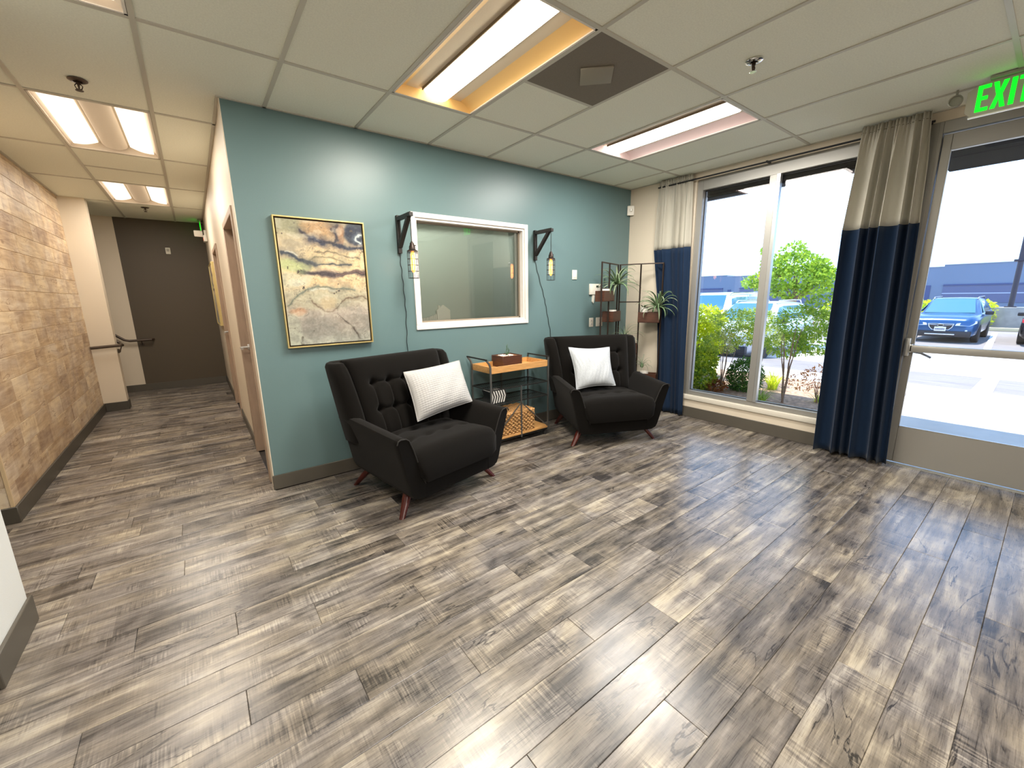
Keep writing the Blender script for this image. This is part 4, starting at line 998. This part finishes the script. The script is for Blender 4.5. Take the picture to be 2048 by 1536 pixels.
air_plant('large spiky air plant on the upper left tray of the plant shelf', MA @ Vector((.20, .05, 1.575)), 34, .34, 4, w=.017)
air_plant('large spiky air plant on the right tray against the navy curtain', MC @ Vector((.485, .02, 1.30)), 34, .32, 11, w=.017)
air_plant('wispy air plant in the shadowed low tray behind the right armchair', MD @ Vector((.10, -.02, .93)), 20, .28, 21, w=.005)
air_plant('thin-leaved air plant in the lowest tray by the curtain', ME @ Vector((.33, -.02, .58)), 14, .20, 23, w=.004)

# ------------------------------------------------------------------ curtains
m_cgrey = mat('warm_grey_linen', (196, 192, 178), .9, spec=.15, bump=.4, bscale=340); m_navy = mat('navy_linen', (26, 46, 72), .85, spec=.2, bump=.4, bscale=340, sheen=.1)
for mm in (m_cgrey, m_navy):
    N_ = mm.node_tree.nodes; L_ = mm.node_tree.links; out = N_['Material Output']; pr = N_['Principled BSDF']; tr = N_.new('ShaderNodeBsdfTranslucent'); tr.inputs[0].default_value = pr.inputs['Base Color'].default_value[:]; mx = N_.new('ShaderNodeMixShader'); mx.inputs[0].default_value = .22; L_.new(pr.outputs[0], mx.inputs[1]); L_.new(tr.outputs[0], mx.inputs[2]); L_.new(mx.outputs[0], out.inputs[0])
def curtain(label, xc, edges, nf, zsplit, seed, amp=.04):
    """edges: list of (z, yleft, yright)"""
    t_ = thing('curtain', label, 'curtain', (xc, edges[0][1], 0)); random.seed(seed); ph = [random.uniform(-.5, .5) for _ in range(12)]
    def P(u, z):
        yl = np.interp(-z, [-e[0] for e in edges], [e[1] for e in edges]); yr = np.interp(-z, [-e[0] for e in edges], [e[2] for e in edges])
        g_ = max(0, min(1, (2.72-z)/.35)); a = amp*(.25+.75*g_)
        uu = u+.25/nf*math.sin(u*nf*2.2+ph[0]*3)
        f = math.sin(2*math.pi*nf*uu+ph[1]*4); f = math.copysign(abs(f)**.75, f)
        fine = .010*math.sin(2*math.pi*nf*3.1*u+ph[2]*5)*(1-g_)
        lean = .012*math.sin(z*2+ph[3]*6+u*5)
        return Vector((xc+a*f+fine+lean*.6, lerp(yl, yr, u)+.012*math.cos(2*math.pi*nf*uu*1+1)*g_, z))
    NU = nf*16
    for nm, za, zb_, m_, nz in (('upper_panel', zsplit, 2.722, m_cgrey, 14), ('lower_panel', .018, zsplit, m_navy, 30)):
        b = new(); loft(b, [[P(i/NU, lerp(za, zb_, j/nz)) for i in range(NU+1)] for j in range(nz+1)]); o = obj(nm, b, m_, t_, world=True, smooth=80); sm = o.modifiers.new('solid', 'SOLIDIFY'); sm.thickness = .002
        o['label'] = 'warm grey upper part' if nm[0] == 'u' else 'navy blue lower part'
        if nm[0] == 'u':
            b = new(); loft(b, [[P(i/NU, z)+Vector((-.003, 0, 0)) for i in range(NU+1)] for z in (2.672, 2.676)]); so = obj('header_stitching', b, mat('stitch_taupe', (110, 104, 88), .9), t_, world=True)  # thin darker line across the curtain header
    return t_
curtain('narrow grey and navy curtain in the corner, left of the tall window', 4.19, [(2.722, -.448, -.862), (1.96, -.425, -.885), (1.3, -.52, -.91), (.02, -.60, -.935)], 5, 1.965, 1, .030)
curtain('wide grey and navy curtain hanging between the window and entry door', 4.13, [(2.722, -2.315, -2.712), (1.95, -2.262, -2.738), (1.0, -2.262, -2.765), (.02, -2.28, -2.80)], 6, 1.95, 6, .045)

# ------------------------------------------------------------------ pillows (placed against the chairs)
pillow('white waffle-weave pillow tilted on the left armchair', [chair_pt(CH_L, -.058, .13, .894), chair_pt(CH_L, .506, .13, .915), chair_pt(CH_L, .409, -.12, .614), chair_pt(CH_L, -.085, -.05, .545)], .17, m_pil1, 1)
pillow('white grey-streaked square pillow upright on the right armchair', [chair_pt(CH_R, -.342, .12, .921), chair_pt(CH_R, .119, .12, .905), chair_pt(CH_R, .106, -.08, .528), chair_pt(CH_R, -.323, -.08, .512)], .15, m_pil2, 0)

# ------------------------------------------------------------------ OUTSIDE
# ground surfaces
def gz(x): return float(np.interp(x, [8.7, 13.2, 19.6], [-.11, -.45, -.5]))
m_conc = mat('pale_concrete', (206, 200, 190), .85, noise=.08, nscale=3); m_asph = mat('asphalt', (128, 122, 118), .9, noise=.18, nscale=5, bump=.5, bscale=60, stretch=(1, .3, 1)); m_mulch = mat('bark_mulch', (172, 142, 120), .95, noise=.5, nscale=26, bump=1, bscale=40)  # pale concrete for pavement and drive lane, asphalt, mulch
b = new(); box(b, XW+.14, 8.7, -12, -2.35, -.15, -.015); box(b, 7.6, 8.7, -2.35, 14, -.15, -.015); sw = struct('pavement', b, m_conc, smooth=0); sw.name = 'pavement'
b = new(); box(b, 5.14, 5.15, -12, -2.35, -.0149, -.0135); obj('control_joint', b, mat('joint_grey', (96, 92, 88), .9), sw)
b = new(); box(b, XW+.14, 7.6, -2.35, 14, -.12, .02); pb_ = struct('planting_bed', b, m_mulch, smooth=0)
def ground(name, xs_, m, y0=-40, y1=60):
    b = new(); loft(b, [[(x, y0 if x < 100 else -90, gz(x)), (x, y1 if x < 100 else 160, gz(x))] for x in xs_]); return struct(name, b, m)
ground('parking_near', (8.7, 13.2), m_asph); ground('drive_lane', (13.2, 19.6), m_conc); ground('parking_far', (19.6, 30, 140), m_asph)
m_line = mat('white_line_paint', (240, 240, 236), .8)
def stripe(x0, x1, y0, y1, w, label):
    b = new(); prism(b, [(x0, y0-w/2, gz(x0)+.004), (x1, y1-w/2, gz(x1)+.004), (x1, y1+w/2, gz(x1)+.004), (x0, y0+w/2, gz(x0)+.004)], (0, 0, .004)); o = obj('parking_line', b, m_line); tag(o, label, 'line')
stripe(8.75, 13.2, -2.95, -2.82, .24, 'white painted line on the near asphalt outside the door')
stripe(19.7, 28.5, -2.25, -1.85, .17, 'white painted parking line between the blue and black cars')
stripe(19.7, 28.0, 1.3, 1.5, .16, 'white painted parking line left of the blue car')
# roof overhang and awning
b = new(); box(b, XW+.14, 6.95, -8, 12, 3.10, 3.20); soff = struct('roof_overhang', b, mat('sky_tinted_soffit', (150, 176, 200), .7), smooth=0)  # blue cast of the sky light is put into the soffit colour
b = new(); box(b, 6.95, 7.02, -8, 12, 3.0, 3.32); obj('fascia', b, mat('dark_brown_fascia', (54, 42, 38), .6), soff)
b = new(); box(b, XW+.0, XW+.16, -8, 12, H+.16, 3.32); box(b, XW, XW+.14, -8, 12, H, H+.16); obj('parapet', b, m_brown, soff)
t = thing('entry_awning', 'dark metal awning above the glass entry door', 'awning', (5.4, -4.2, 2.68))
b = new(); rbox(b, 4.75, 6.30, -6.5, -2.545, 2.675, 2.98, r=.01); obj('awning_box', b, mat('black_awning', (12, 11, 13), .9, spec=.05), t, world=True)
b = new()
for y in (-6.3, -4.4, -2.75): box(b, 4.9, 4.96, y, y+.06, 2.98, 3.10)
obj('hanger', b, mat('black_awning'), t, world=True)

# foliage
def leaf_mat(name, c1, c2, tr=.45):
    m = bpy.data.materials.new(name); m.use_nodes = True; N = m.node_tree.nodes; L = m.node_tree.links; p = N['Principled BSDF']; p.inputs['Roughness'].default_value = .55
    ge = N.new('ShaderNodeNewGeometry'); r = N.new('ShaderNodeValToRGB'); r.color_ramp.elements[0].color = (*lin(c1), 1); r.color_ramp.elements[1].color = (*lin(c2), 1); L.new(ge.outputs['Random Per Island'], r.inputs[0]); L.new(r.outputs[0], p.inputs['Base Color'])
    t_ = N.new('ShaderNodeBsdfTranslucent'); L.new(r.outputs[0], t_.inputs[0]); mx = N.new('ShaderNodeMixShader'); mx.inputs[0].default_value = tr; L.new(p.outputs[0], mx.inputs[1]); L.new(t_.outputs[0], mx.inputs[2]); L.new(mx.outputs[0], N['Material Output'].inputs[0]); return m
LM = {'yg': leaf_mat('yellow_and_green_leaves', (90, 140, 40), (220, 226, 70)), 'tree': leaf_mat('tree_leaves', (110, 150, 40), (190, 214, 70)), 'yellow': leaf_mat('yellow_green_leaves', (176, 200, 30), (232, 236, 60)), 'green': leaf_mat('fresh_green_leaves', (104, 150, 44), (184, 208, 76)), 'dark': leaf_mat('deep_green_leaves', (40, 84, 30), (96, 140, 44), .25), 'mix': leaf_mat('nandina_leaves', (124, 164, 60), (208, 214, 90)), 'red': leaf_mat('russet_leaves', (150, 70, 44), (206, 150, 80))}
def leaves(name, parent, centers, n, size, m, seed, aspect=.5, flat=0):
    """centers: list of (pos, (rx,ry,rz)) ellipsoids; n leaves on/in them -> one mesh"""
    rs = np.random.RandomState(seed); V = []; F = []; vol = np.array([c[1][0]*c[1][1]*c[1][2] for c in centers])**(2/3); pr = vol/vol.sum(); idx = rs.choice(len(centers), n, p=pr)
    for i in range(n):
        c, r = centers[idx[i]]; d = rs.normal(size=3); d /= np.linalg.norm(d); rad = rs.uniform(.45, 1.05)**.5
        p = np.array(c)+d*rad*np.array(r); a = rs.normal(size=3)+d*.8; a[2] -= .1; a /= np.linalg.norm(a); u = rs.normal(size=3); u -= a*(u@a); u /= np.linalg.norm(u); s = size*rs.uniform(.6, 1.3); k = len(V); nn = np.cross(a, u)
        V += [p, p+a*s*.5+u*s*aspect*.5+nn*s*.08, p+a*s, p+a*s*.5-u*s*aspect*.5+nn*s*.08]; F += [(k, k+1, k+2, k+3)]
    me = bpy.data.meshes.new(name); me.from_pydata([tuple(v) for v in V], [], F); me.materials.append(m); o = bpy.data.objects.new(name, me); COL.objects.link(o); o.parent = parent; o['kind'] = 'stuff'; return o
m_bark = mat('grey_brown_bark', (128, 104, 84), .9, noise=.3, nscale=20)
def woody(parent, base, n, h, spread, r, seed, name='stem', m=m_bark):
    random.seed(seed); tips = []
    for i in range(n):
        b = new(); a = random.uniform(0, 6.28); sp = spread*random.uniform(.3, 1); hh = h*random.uniform(.7, 1.05); pts = []
        for k in range(7):
            s = k/6; pts.append((base[0]+math.cos(a)*sp*s**1.3+random.uniform(-.01, .01), base[1]+math.sin(a)*sp*s**1.3+random.uniform(-.01, .01), base[2]+hh*s))
        tube(b, pts, [r*(1-.7*k/6) for k in range(7)], 6); obj(name, b, m, parent); tips.append(pts[-1])
    return tips
def shrub(label, x, y, z, h, rad, cents, n, size, lm, seed, stems=5, name='shrub', aspect=.5, sr=.012):
    t_ = thing(name, label, 'shrub', (x, y, z)); woody(t_, (0, 0, 0), stems, h*.8, rad*.6, sr, seed)
    leaves('leaves', t_, cents, n, size, LM[lm], seed, aspect); return t_
# window bed, left to right
shrub('tall bright yellow-green bush at the left edge of the window view', 6.75, .42, .02, 1.15, .45, [((0, -.05, .98), (.42, .46, .24)), ((0, .0, .62), (.45, .50, .36)), ((0, .05, .25), (.42, .45, .25))], 9000, .062, 'yellow', 3, 6)
shrub('darker green lower bush against the left edge of the window', 6.05, .22, .02, .7, .26, [((0, 0, .72), (.2, .2, .2)), ((0, 0, .36), (.24, .24, .3))], 3200, .06, 'green', 8, 5, aspect=.65)
shrub('low leafy green ground cover against the left window jamb', 5.62, -.10, .02, .4, .2, [((0, .05, .22), (.26, .30, .22)), ((.2, .2, .35), (.26, .26, .2)), ((.12, -.22, .16), (.26, .2, .16)), ((.3, -.1, .4), (.22, .24, .2))], 5200, .05, 'yg', 9, 5, aspect=.6, sr=.006)
shrub('round deep green ball shrub left of the window mullion', 6.08, -.80, .02, .5, .2, [((0, 0, .22), (.27, .24, .27))], 5200, .032, 'dark', 5, 6)
shrub('yellow-tinged nandina shrub with thin stems behind the left pane', 5.75, -.62, .02, 1.05, .35, [((.5, .12, 1.02), (.26, .34, .16)), ((.4, .25, .68), (.3, .26, .16)), ((.5, .0, .8), (.26, .3, .14))], 2600, .052, 'mix', 14, 7, aspect=.32, sr=.007)
shrub('airy green nandina shrub in front of the silver car', 6.9, -.62, .02, 1.15, .35, [((0, .1, 1.0), (.28, .30, .18)), ((0, -.1, .75), (.3, .3, .16))], 2400, .05, 'mix', 15, 6, aspect=.32, sr=.007)
shrub('tall airy green shrub with slanting trunk beside the wide curtain', 5.72, -1.45, .02, 1.3, .26, [((.45, .02, 1.02), (.3, .36, .22)), ((.5, -.2, 1.25), (.26, .24, .18)), ((.4, .15, .72), (.28, .3, .16)), ((.5, -.15, .80), (.28, .26, .2))], 4200, .05, 'green', 16, 6, aspect=.38, sr=.012)
shrub('sparse russet twiggy plant low at the right of the window bed', 6.0, -1.75, .02, .45, .2, [((0, 0, .35), (.22, .2, .15)), ((.1, .2, .25), (.18, .2, .12))], 380, .05, 'red', 17, 9, aspect=.25, sr=.004)
shrub('russet new growth at the foot of the yellow-tinged shrub', 5.75, -.55, .02, .2, .15, [((0, 0, .08), (.12, .14, .07))], 420, .05, 'red', 18, 4, aspect=.4, sr=.004)
# strappy grasses
def grass(label, x, y, h, n, seed, lm='yellow'):
    t_ = thing('ornamental_grass', label, 'plant', (x, y, .02)); rs = np.random.RandomState(seed); V = []; F = []
    for i in range(n):
        a = rs.uniform(0, 6.28); l = h*rs.uniform(.6, 1.1); el = rs.uniform(.9, 1.5); p = np.array([rs.uniform(-.05, .05), rs.uniform(-.05, .05), 0.]); sd_ = np.array([-math.sin(a), math.cos(a), 0]); k0 = len(V)
        for k in range(6):
            w = .006*(1-k/5.2); V += [tuple(p-sd_*w), tuple(p+sd_*w)]; p = p+np.array([math.cos(a)*math.cos(el), math.sin(a)*math.cos(el), math.sin(el)])*l/5; el -= .28
            if k: F.append((k0+2*k-2, k0+2*k-1, k0+2*k+1, k0+2*k))
    me = bpy.data.meshes.new('blades'); me.from_pydata(V, [], F); me.materials.append(LM[lm]); o = bpy.data.objects.new('blades', me); COL.objects.link(o); o.parent = t_; o['kind'] = 'stuff'
grass('bright yellow strappy grass clump right of the mullion', 6.45, -1.05, .5, 90, 1)
grass('green strappy grass clump at the foot of the slanting shrub', 5.45, -1.30, .42, 60, 2, 'green')
grass('low yellow-green grass tuft at the right of the bed', 6.1, -1.75, .25, 60, 3)
# tree
t = thing('small_tree', 'leafy green tree rising above the silver car roof behind the mullion', 'tree', (18.0, 2.75, -.5))
b = new(); tube(b, [(0, 0, 0), (.02, .03, .8), (0, -.02, 1.65)], [.085, .075, .07], 8); trunk = obj('trunk', b, m_bark, t)
CR = [((0, .2, 3.42), (.42, .42, .34)), ((0, .0, 2.95), (.75, .85, .42)), ((0, -.1, 2.5), (.9, 1.15, .45)), ((0, 1.22, 2.4), (.5, .42, .34)), ((0, .95, 3.0), (.35, .35, .45)), ((0, -.75, 2.75), (.4, .35, .32)), ((0, -.7, 2.2), (.4, .42, .34)), ((0, .2, 2.0), (.5, .7, .28)), ((0, 1.65, 2.35), (.3, .28, .2)), ((0, 1.2, 3.55), (.12, .14, .22))]
for (c, r) in CR:
    b = new(); tube(b, [(0, 0, 1.6), (c[0]*.5+.05, c[1]*.45, lerp(1.6, c[2], .45)), c], [.05, .028, .008], 6); obj('branch', b, m_bark, t)
leaves('leaves', t, CR, 4600, .13, LM['tree'], 31, .7)
# curb island, hedge, post
def hedge(label, x, y0, y1, h, n, seed, lm='yellow'):
    t_ = thing('hedge', label, 'hedge', (x, (y0+y1)/2, -.5)); w = abs(y1-y0)/2
    woody(t_, (0, 0, 0), 6, h*.7, w*.5, .03, seed); leaves('leaves', t_, [((0, k*w*.28, h*.55+.06*math.sin(k*3)), (.6, w*.28, h*.48)) for k in range(-3, 4)], n, .16, LM[lm], seed, .6)
hedge('yellow-green hedge left of the blue car roof', 31.5, 2.2, 5.5, 1.35, 2600, 41); hedge('yellow-green hedge between the blue car and the lamp post', 31.5, -1.4, 2.0, 1.35, 3000, 42); hedge('yellow-green hedge right of the lamp post', 33.5, -5.5, -3.0, 1.1, 1800, 43)
hedge('small yellow shrub far off between the parked cars and the building', 33, 20.0, 21.6, 1.6, 1200, 44)
b = new(); rbox(b, 29.6, 29.8, -12, 30, -.5, -.34, r=.02); struct('curb_far', b, mat('curb_tan', (206, 190, 150), .8))
t = thing('parking_lot_light', 'black light pole on a square concrete base in the parking lot', 'lamp post', (32.0, -1.95, -.5))
b = new(); rbox(b, -.55, .55, -.62, .62, 0, 1.05, r=.03); obj('concrete_base', b, mat('weathered_concrete', (150, 146, 138), .85, noise=.15, nscale=4), t)
b = new(); cyl(b, (0, 0, 1.05), (0, 0, 9), .10, n=12); obj('pole', b, mat('black_pole', (40, 36, 50), .5), t)
b = new(); rbox(b, -.2, .2, -.2, .2, 1.05, 1.10, r=.01); rbox(b, -.14, .14, -.14, .22, 3.25, 3.35, r=.01); obj('base_plate', b, mat('black_pole'), t)
t = thing('parking_lot_light', 'thin distant light pole with flat head above the small tree', 'lamp post', (44, 23.9, -.5))
b = new(); cyl(b, (0, 0, 0), (0, 0, 6.6), .07, n=8); obj('pole', b, mat('black_pole'), t)
b = new(); rbox(b, -.3, .3, -.9, .5, 6.6, 6.72, r=.03); obj('lamp_head', b, mat('black_pole'), t)
# far building
BX = 62.0
t = thing('warehouse', 'long low blue-grey concrete building across the parking lot', 'building', (BX, 10, -.5))
m_bl = mat('blue_grey_facade', (110, 124, 142), .8, noise=.05, nscale=.3); m_bd = mat('slate_glazing', (84, 92, 122), .35); m_bdd = mat('slate_dark_band', (62, 74, 112), .6)  # facade, glazing, and a darker slate for head bands and narrow windows
kf = (BX+.317)/40.317; fy = lambda y: -3.5+(y+3.5)*kf; fz = lambda z: 1.4506+(z-1.4506)*kf
zt1, zt2 = fz(3.06), fz(2.94)
b = new()
for (ya, yb, zt) in ((-30, 1.67, zt1), (1.67, 9, zt2), (9, 16.0, zt2), (16.0, 34, zt1)): box(b, BX, BX+20, fy(ya), fy(yb), -.5, zt)
obj('wall', b, m_bl, t, world=True)
for (ya, yb, zt) in ((-30, 1.67, zt1), (1.67, 16, zt2), (16.0, 34, zt1)):
    b = new(); box(b, BX-.06, BX+.3, fy(ya), fy(yb), zt, zt+.06); obj('coping', b, mat('coping_pale', (176, 176, 176), .7), t, world=True)
for (ya, yb) in ((-1.95-6, 1.55),):
    b = new(); box(b, BX-.05, BX-.001, fy(ya), fy(yb), fz(.6), fz(1.80)); w_ = obj('window_band', b, m_bd, t, world=True)
    b = new(); box(b, BX-.12, BX-.051, fy(ya), fy(yb), fz(1.70), fz(1.80)); obj('head_band', b, m_bdd, w_)
    for z in (fz(1.2),): b = new(); box(b, BX-.08, BX-.051, fy(ya), fy(yb), z-.05, z+.05); obj('rail_band', b, mat('pale_mullion', (160, 170, 190), .5), w_)
for y0, y1 in ((2.15, 2.5), (15.55, 15.85)): b = new(); box(b, BX-.05, BX-.001, fy(y0), fy(y1), -.5, fz(1.75)); obj('narrow_window', b, m_bdd, t, world=True)
for y0, y1 in ((16.3, 22), (8.5, 14.8), (3.2, 7.8)):
    b = new(); box(b, BX-.05, BX-.001, fy(y0), fy(y1), fz(.6), fz(1.90)); w_ = obj('window_band', b, m_bd, t, world=True); b = new(); box(b, BX-.12, BX-.051, fy(y0), fy(y1), fz(1.80), fz(1.90)); obj('head_band', b, m_bdd, w_)

# ------------------------------------------------------------------ cars
def car(label, loc, rz, paint, kind='wagon', cat='car', front=True):
    t = thing('car', label, cat, loc, rz)
    mp_ = mat('car_paint_'+paint[0], paint[1], .22, metal=.35); mg = mat('car_glass', (70, 120, 140), .08, spec=.8); mtr = mat('car_black_trim', (36, 36, 40), .5); ch = mat('car_chrome', (214, 216, 216), .2, metal=.9)
    if kind == 'wagon': st = [(-.02, .62, .34, .62, 0), (.0, .74, .24, .72, 0), (.12, .86, .22, .84, 0), (.5, .915, .22, .93, 0), (1.25, .93, .24, 1.02, 0), (1.30, .93, .24, 1.03, 1.05), (2.15, .93, .24, 1.05, 1.585), (2.5, .93, .24, 1.06, 1.63), (3.6, .93, .24, 1.08, 1.62), (4.25, .92, .24, 1.10, 1.57), (4.65, .90, .26, 1.12, 1.16), (4.78, .86, .30, 1.0, 0), (4.82, .76, .36, .8, 0)]
    elif kind == 'sedan': st = [(-.02, .60, .34, .58, 0), (.0, .72, .2, .66, 0), (.12, .84, .2, .78, 0), (.5, .89, .2, .86, 0), (1.25, .91, .2, .93, 0), (1.30, .91, .2, .94, .96), (2.1, .91, .2, .97, 1.38), (2.5, .91, .2, .98, 1.44), (3.2, .91, .2, 1.0, 1.43), (3.6, .91, .2, 1.01, 1.34), (4.15, .90, .22, 1.02, 1.05), (4.65, .86, .26, .99, 0), (4.75, .78, .32, .8, 0)]
    else: st = [(-.02, .70, .42, .8, 0), (.0, .84, .34, .95, 0), (.12, .95, .32, 1.06, 0), (.5, .98, .3, 1.14, 0), (1.2, 1.0, .3, 1.2, 0), (1.25, 1.0, .3, 1.21, 1.23), (1.85, 1.0, .3, 1.24, 1.86), (2.3, 1.0, .3, 1.26, 1.93), (4.6, 1.0, .3, 1.28, 1.92), (5.2, .98, .3, 1.28, 1.86), (5.35, .96, .34, 1.2, 1.25)]
    rows = []
    for x, w, zb, zbelt, zr in st:
        if zr == 0: zr_, wr, in_ = zbelt+.05, w*.80, .0
        else: zr_, wr = zr, w*(.70 if zr > zbelt+.3 else .80)
        half = [(0, zb), (w*.86, zb), (w*.97, zb+.10), (w, lerp(zb, zbelt, .5)), (w*.985, zbelt-.06), (w*.93, zbelt), (lerp(w*.93, wr, .93), lerp(zbelt, zr_, .88)), (wr*.86, zr_-.012 if zr else zr_-.01), (wr*.45, zr_), (0, zr_+.004)]
        rows.append([(x, -y, z) for y, z in half]+[(x, y, z) for y, z in reversed(half[1:-1])])
    b = new(); loft(b, rows, True, True); obj('body', b, mp_, t, smooth=50)
    # glass patches following the greenhouse
    def hf(i): x, w, zb, zbelt, zr = st[i]; wr = w*(.70 if zr > zbelt+.3 else .80); return x, w, zbelt, zr, wr
    x0, w0, zb0, zr0, wr0 = hf(5); x1, w1, zb1, zr1, wr1 = hf(6)
    b = new(); prism(b, [(x0+.02, -wr0*.93, zr0+.012), (x0+.02, wr0*.93, zr0+.012), (x1-.05, wr1*.86, zr1-.02), (x1-.05, -wr1*.86, zr1-.02)], (-.012, 0, .016)); obj('windshield', b, mg, t)
    gi = [i for i, s in enumerate(st) if s[4] > s[3]+.3]
    for s in (-1, 1):
        b = new(); xs_ = [x0+.35]+[st[i][0] for i in gi]
        P_ = []
        for i in gi: x, w, zbl, zr, wr = hf(i); P_.append((x, w*.93, zbl, zr, wr))
        xe = st[gi[-1]+1][0] if gi[-1]+1 < len(st) else P_[-1][0]
        lo = [(x0+.28, s*(w0*.93+.008), zb0+.05)]+[(p[0], s*(p[1]+.006), p[2]+.04) for p in P_]; hi = [(x0+.34, s*(w0*.93+.002), zb0+.09)]+[(p[0]+(.06 if k == 0 else 0), s*(lerp(p[1], p[4], .80)+.008), lerp(p[2], p[3], .76)) for k, p in enumerate(P_)]
        loft(b, [lo, hi]); o = obj('side_window', b, mg, t); sm = o.modifiers.new('solid', 'SOLIDIFY'); sm.thickness = .01; sm.offset = 0
        b = new(); m_ = Matrix.Translation((x0+.42, s*(w0*.96+.13), zb0+.04)); rbox(b, -.06, .08, -.11, .11, -.07, .07, r=.03, M=m_); obj('mirror', b, mtr, t)
        if kind != 'sedan':
            b = new(); tube(b, [(st[gi[0]][0]+.1, s*wr1*.93, zr1-.01), (st[gi[0]][0]+.25, s*wr1*.95, zr1+.07), (st[gi[-1]][0]-.2, s*wr1*.95, st[gi[-1]][4]+.09), (st[gi[-1]][0]-.05, s*wr1*.93, st[gi[-1]][4]-.01)], .02, 6); obj('roof_rail', b, ch if paint[0] != 'blue' else mat('rail_grey', (120, 120, 130), .4, metal=.5), t)
    rad = .34 if kind != 'van' else .38; L_ = st[-1][0]
    for x in (.92, L_-1.0):
        for s in (-1, 1):
            b = new(); yy = s*(st[4][1]-.09); lathe(b, [(.02, -.10), (rad*.6, -.10), (rad*.93, -.095), (rad, -.07), (rad, .07), (rad*.93, .095), (rad*.6, .10), (.02, .10)], (x, yy, rad), 24, 'y'); wh = obj('wheel', b, mat('tyre_black', (30, 30, 32), .8), t)
            b = new(); lathe(b, [(.02, 0), (rad*.58, 0), (rad*.6, .012), (.05, .02)], (x, yy+s*.098, rad), 20, 'y'); obj('rim', b, mat('alloy_rim', (150, 152, 156), .3, metal=.7), wh)
    zf = st[2][3]
    # front details
    zg = zf-.22
    b = new(); prism(b, [(-.035, -.30, zg-.04), (-.035, -.22, zg-.13), (-.035, .22, zg-.13), (-.035, .30, zg-.04), (-.035, .33, zg+.09), (-.035, -.33, zg+.09)], (.05, 0, 0)); gr = obj('grille', b, mtr, t)
    b = new(); pp = [(-.045, -.30, zg-.04), (-.045, -.22, zg-.13), (-.045, .22, zg-.13), (-.045, .30, zg-.04), (-.045, .34, zg+.09), (-.045, -.34, zg+.09)]
    for q0, q1 in zip(pp, pp[1:]+pp[:1]): cyl(b, q0, q1, .012, n=6)
    for s in (-1, 1): cyl(b, (-.045, s*.10, zg+.04), (-.045, s*.33, zg+.06), .012, n=6)
    tube(b, [(-.055, .085*math.cos(a*math.pi/8), zg+.035+.042*math.sin(a*math.pi/8)) for a in range(16)], .010, 6, closed=True); obj('grille_trim', b, ch, gr)
    for s in (-1, 1):
        b = new(); prism(b, [(.03, s*.37, zf-.19), (.08, s*.74, zf-.20), (.20, s*.89, zf-.10), (.24, s*.88, zf-.02), (.12, s*.62, zf-.07), (.05, s*.40, zf-.11)], (-.085, 0, 0)); obj('headlight', b, mat('headlight_lens', (206, 212, 220), .15), t)
        b = new(); rbox(b, .0, .10, min(s*.64, s*.70), max(s*.64, s*.70), .36, .50, r=.01, M=Matrix.Translation((-.03, 0, 0))); obj('fog_lamp', b, mat('headlight_lens'), t)
        b = new(); rbox(b, L_-.22, L_-.06, min(s*.66, s*.86), max(s*.66, s*.86), .80, .93, r=.02, M=Matrix.Translation((.07, 0, 0))); obj('tail_light', b, mat('tail_light_red', (200, 24, 40), .3, emit=(220, 20, 40), estr=.25), t)
    b = new(); rbox(b, -.065, .10, -.80, .80, .23, .45, r=.03); obj('lower_bumper', b, mtr, t)
    b = new(); rbox(b, -.08, -.06, -.40, .40, .30, .345, r=.008); obj('skid_trim', b, ch, t)
    if kind == 'wagon' and front:
        b = new(); rbox(b, -.085, -.068, -.155, .155, .44, .60, r=.006); lp = obj('license_plate', b, mat('plate_white', (232, 232, 230), .4), t)
        b = new()
        for k in range(7): box(b, -.087, -.0855, .115-.037*k-.010, .115-.037*k+.012, .48, .55)
        obj('plate_characters', b, mat('plate_navy', (60, 60, 96), .5), lp)
    for s in (-1, 1):
        b = new(); tube(b, [(x0+.0, s*.30, zr0-.0), (x0+.06, s*.52, zr0+.035), (x0+.05, s*.02-.0, zr0+.035)], .008, 5); obj('wiper', b, mtr, t)
    return t
car('blue estate car with roof rails facing the entry door', (21.9, -.86, -.5), 0, ('blue', (36, 84, 128)))
car('black sedan seen from the rear at the right edge beyond the glass door', (26.9, -3.62, -.5), math.pi, ('black', (34, 34, 38)), 'sedan')
car('silver white sport utility car parked behind the bushes', (11.7, 2.42, -.46), 0, ('silver', (206, 208, 212)))
car('tall white van at the left edge of the window view', (14.2, 4.95, -.48), 0, ('white', (228, 230, 232)), 'van', 'van')
car('white car half hidden between the van and the silver car', (22.0, 8.1, -.5), 0, ('white', (228, 230, 232)), 'sedan')
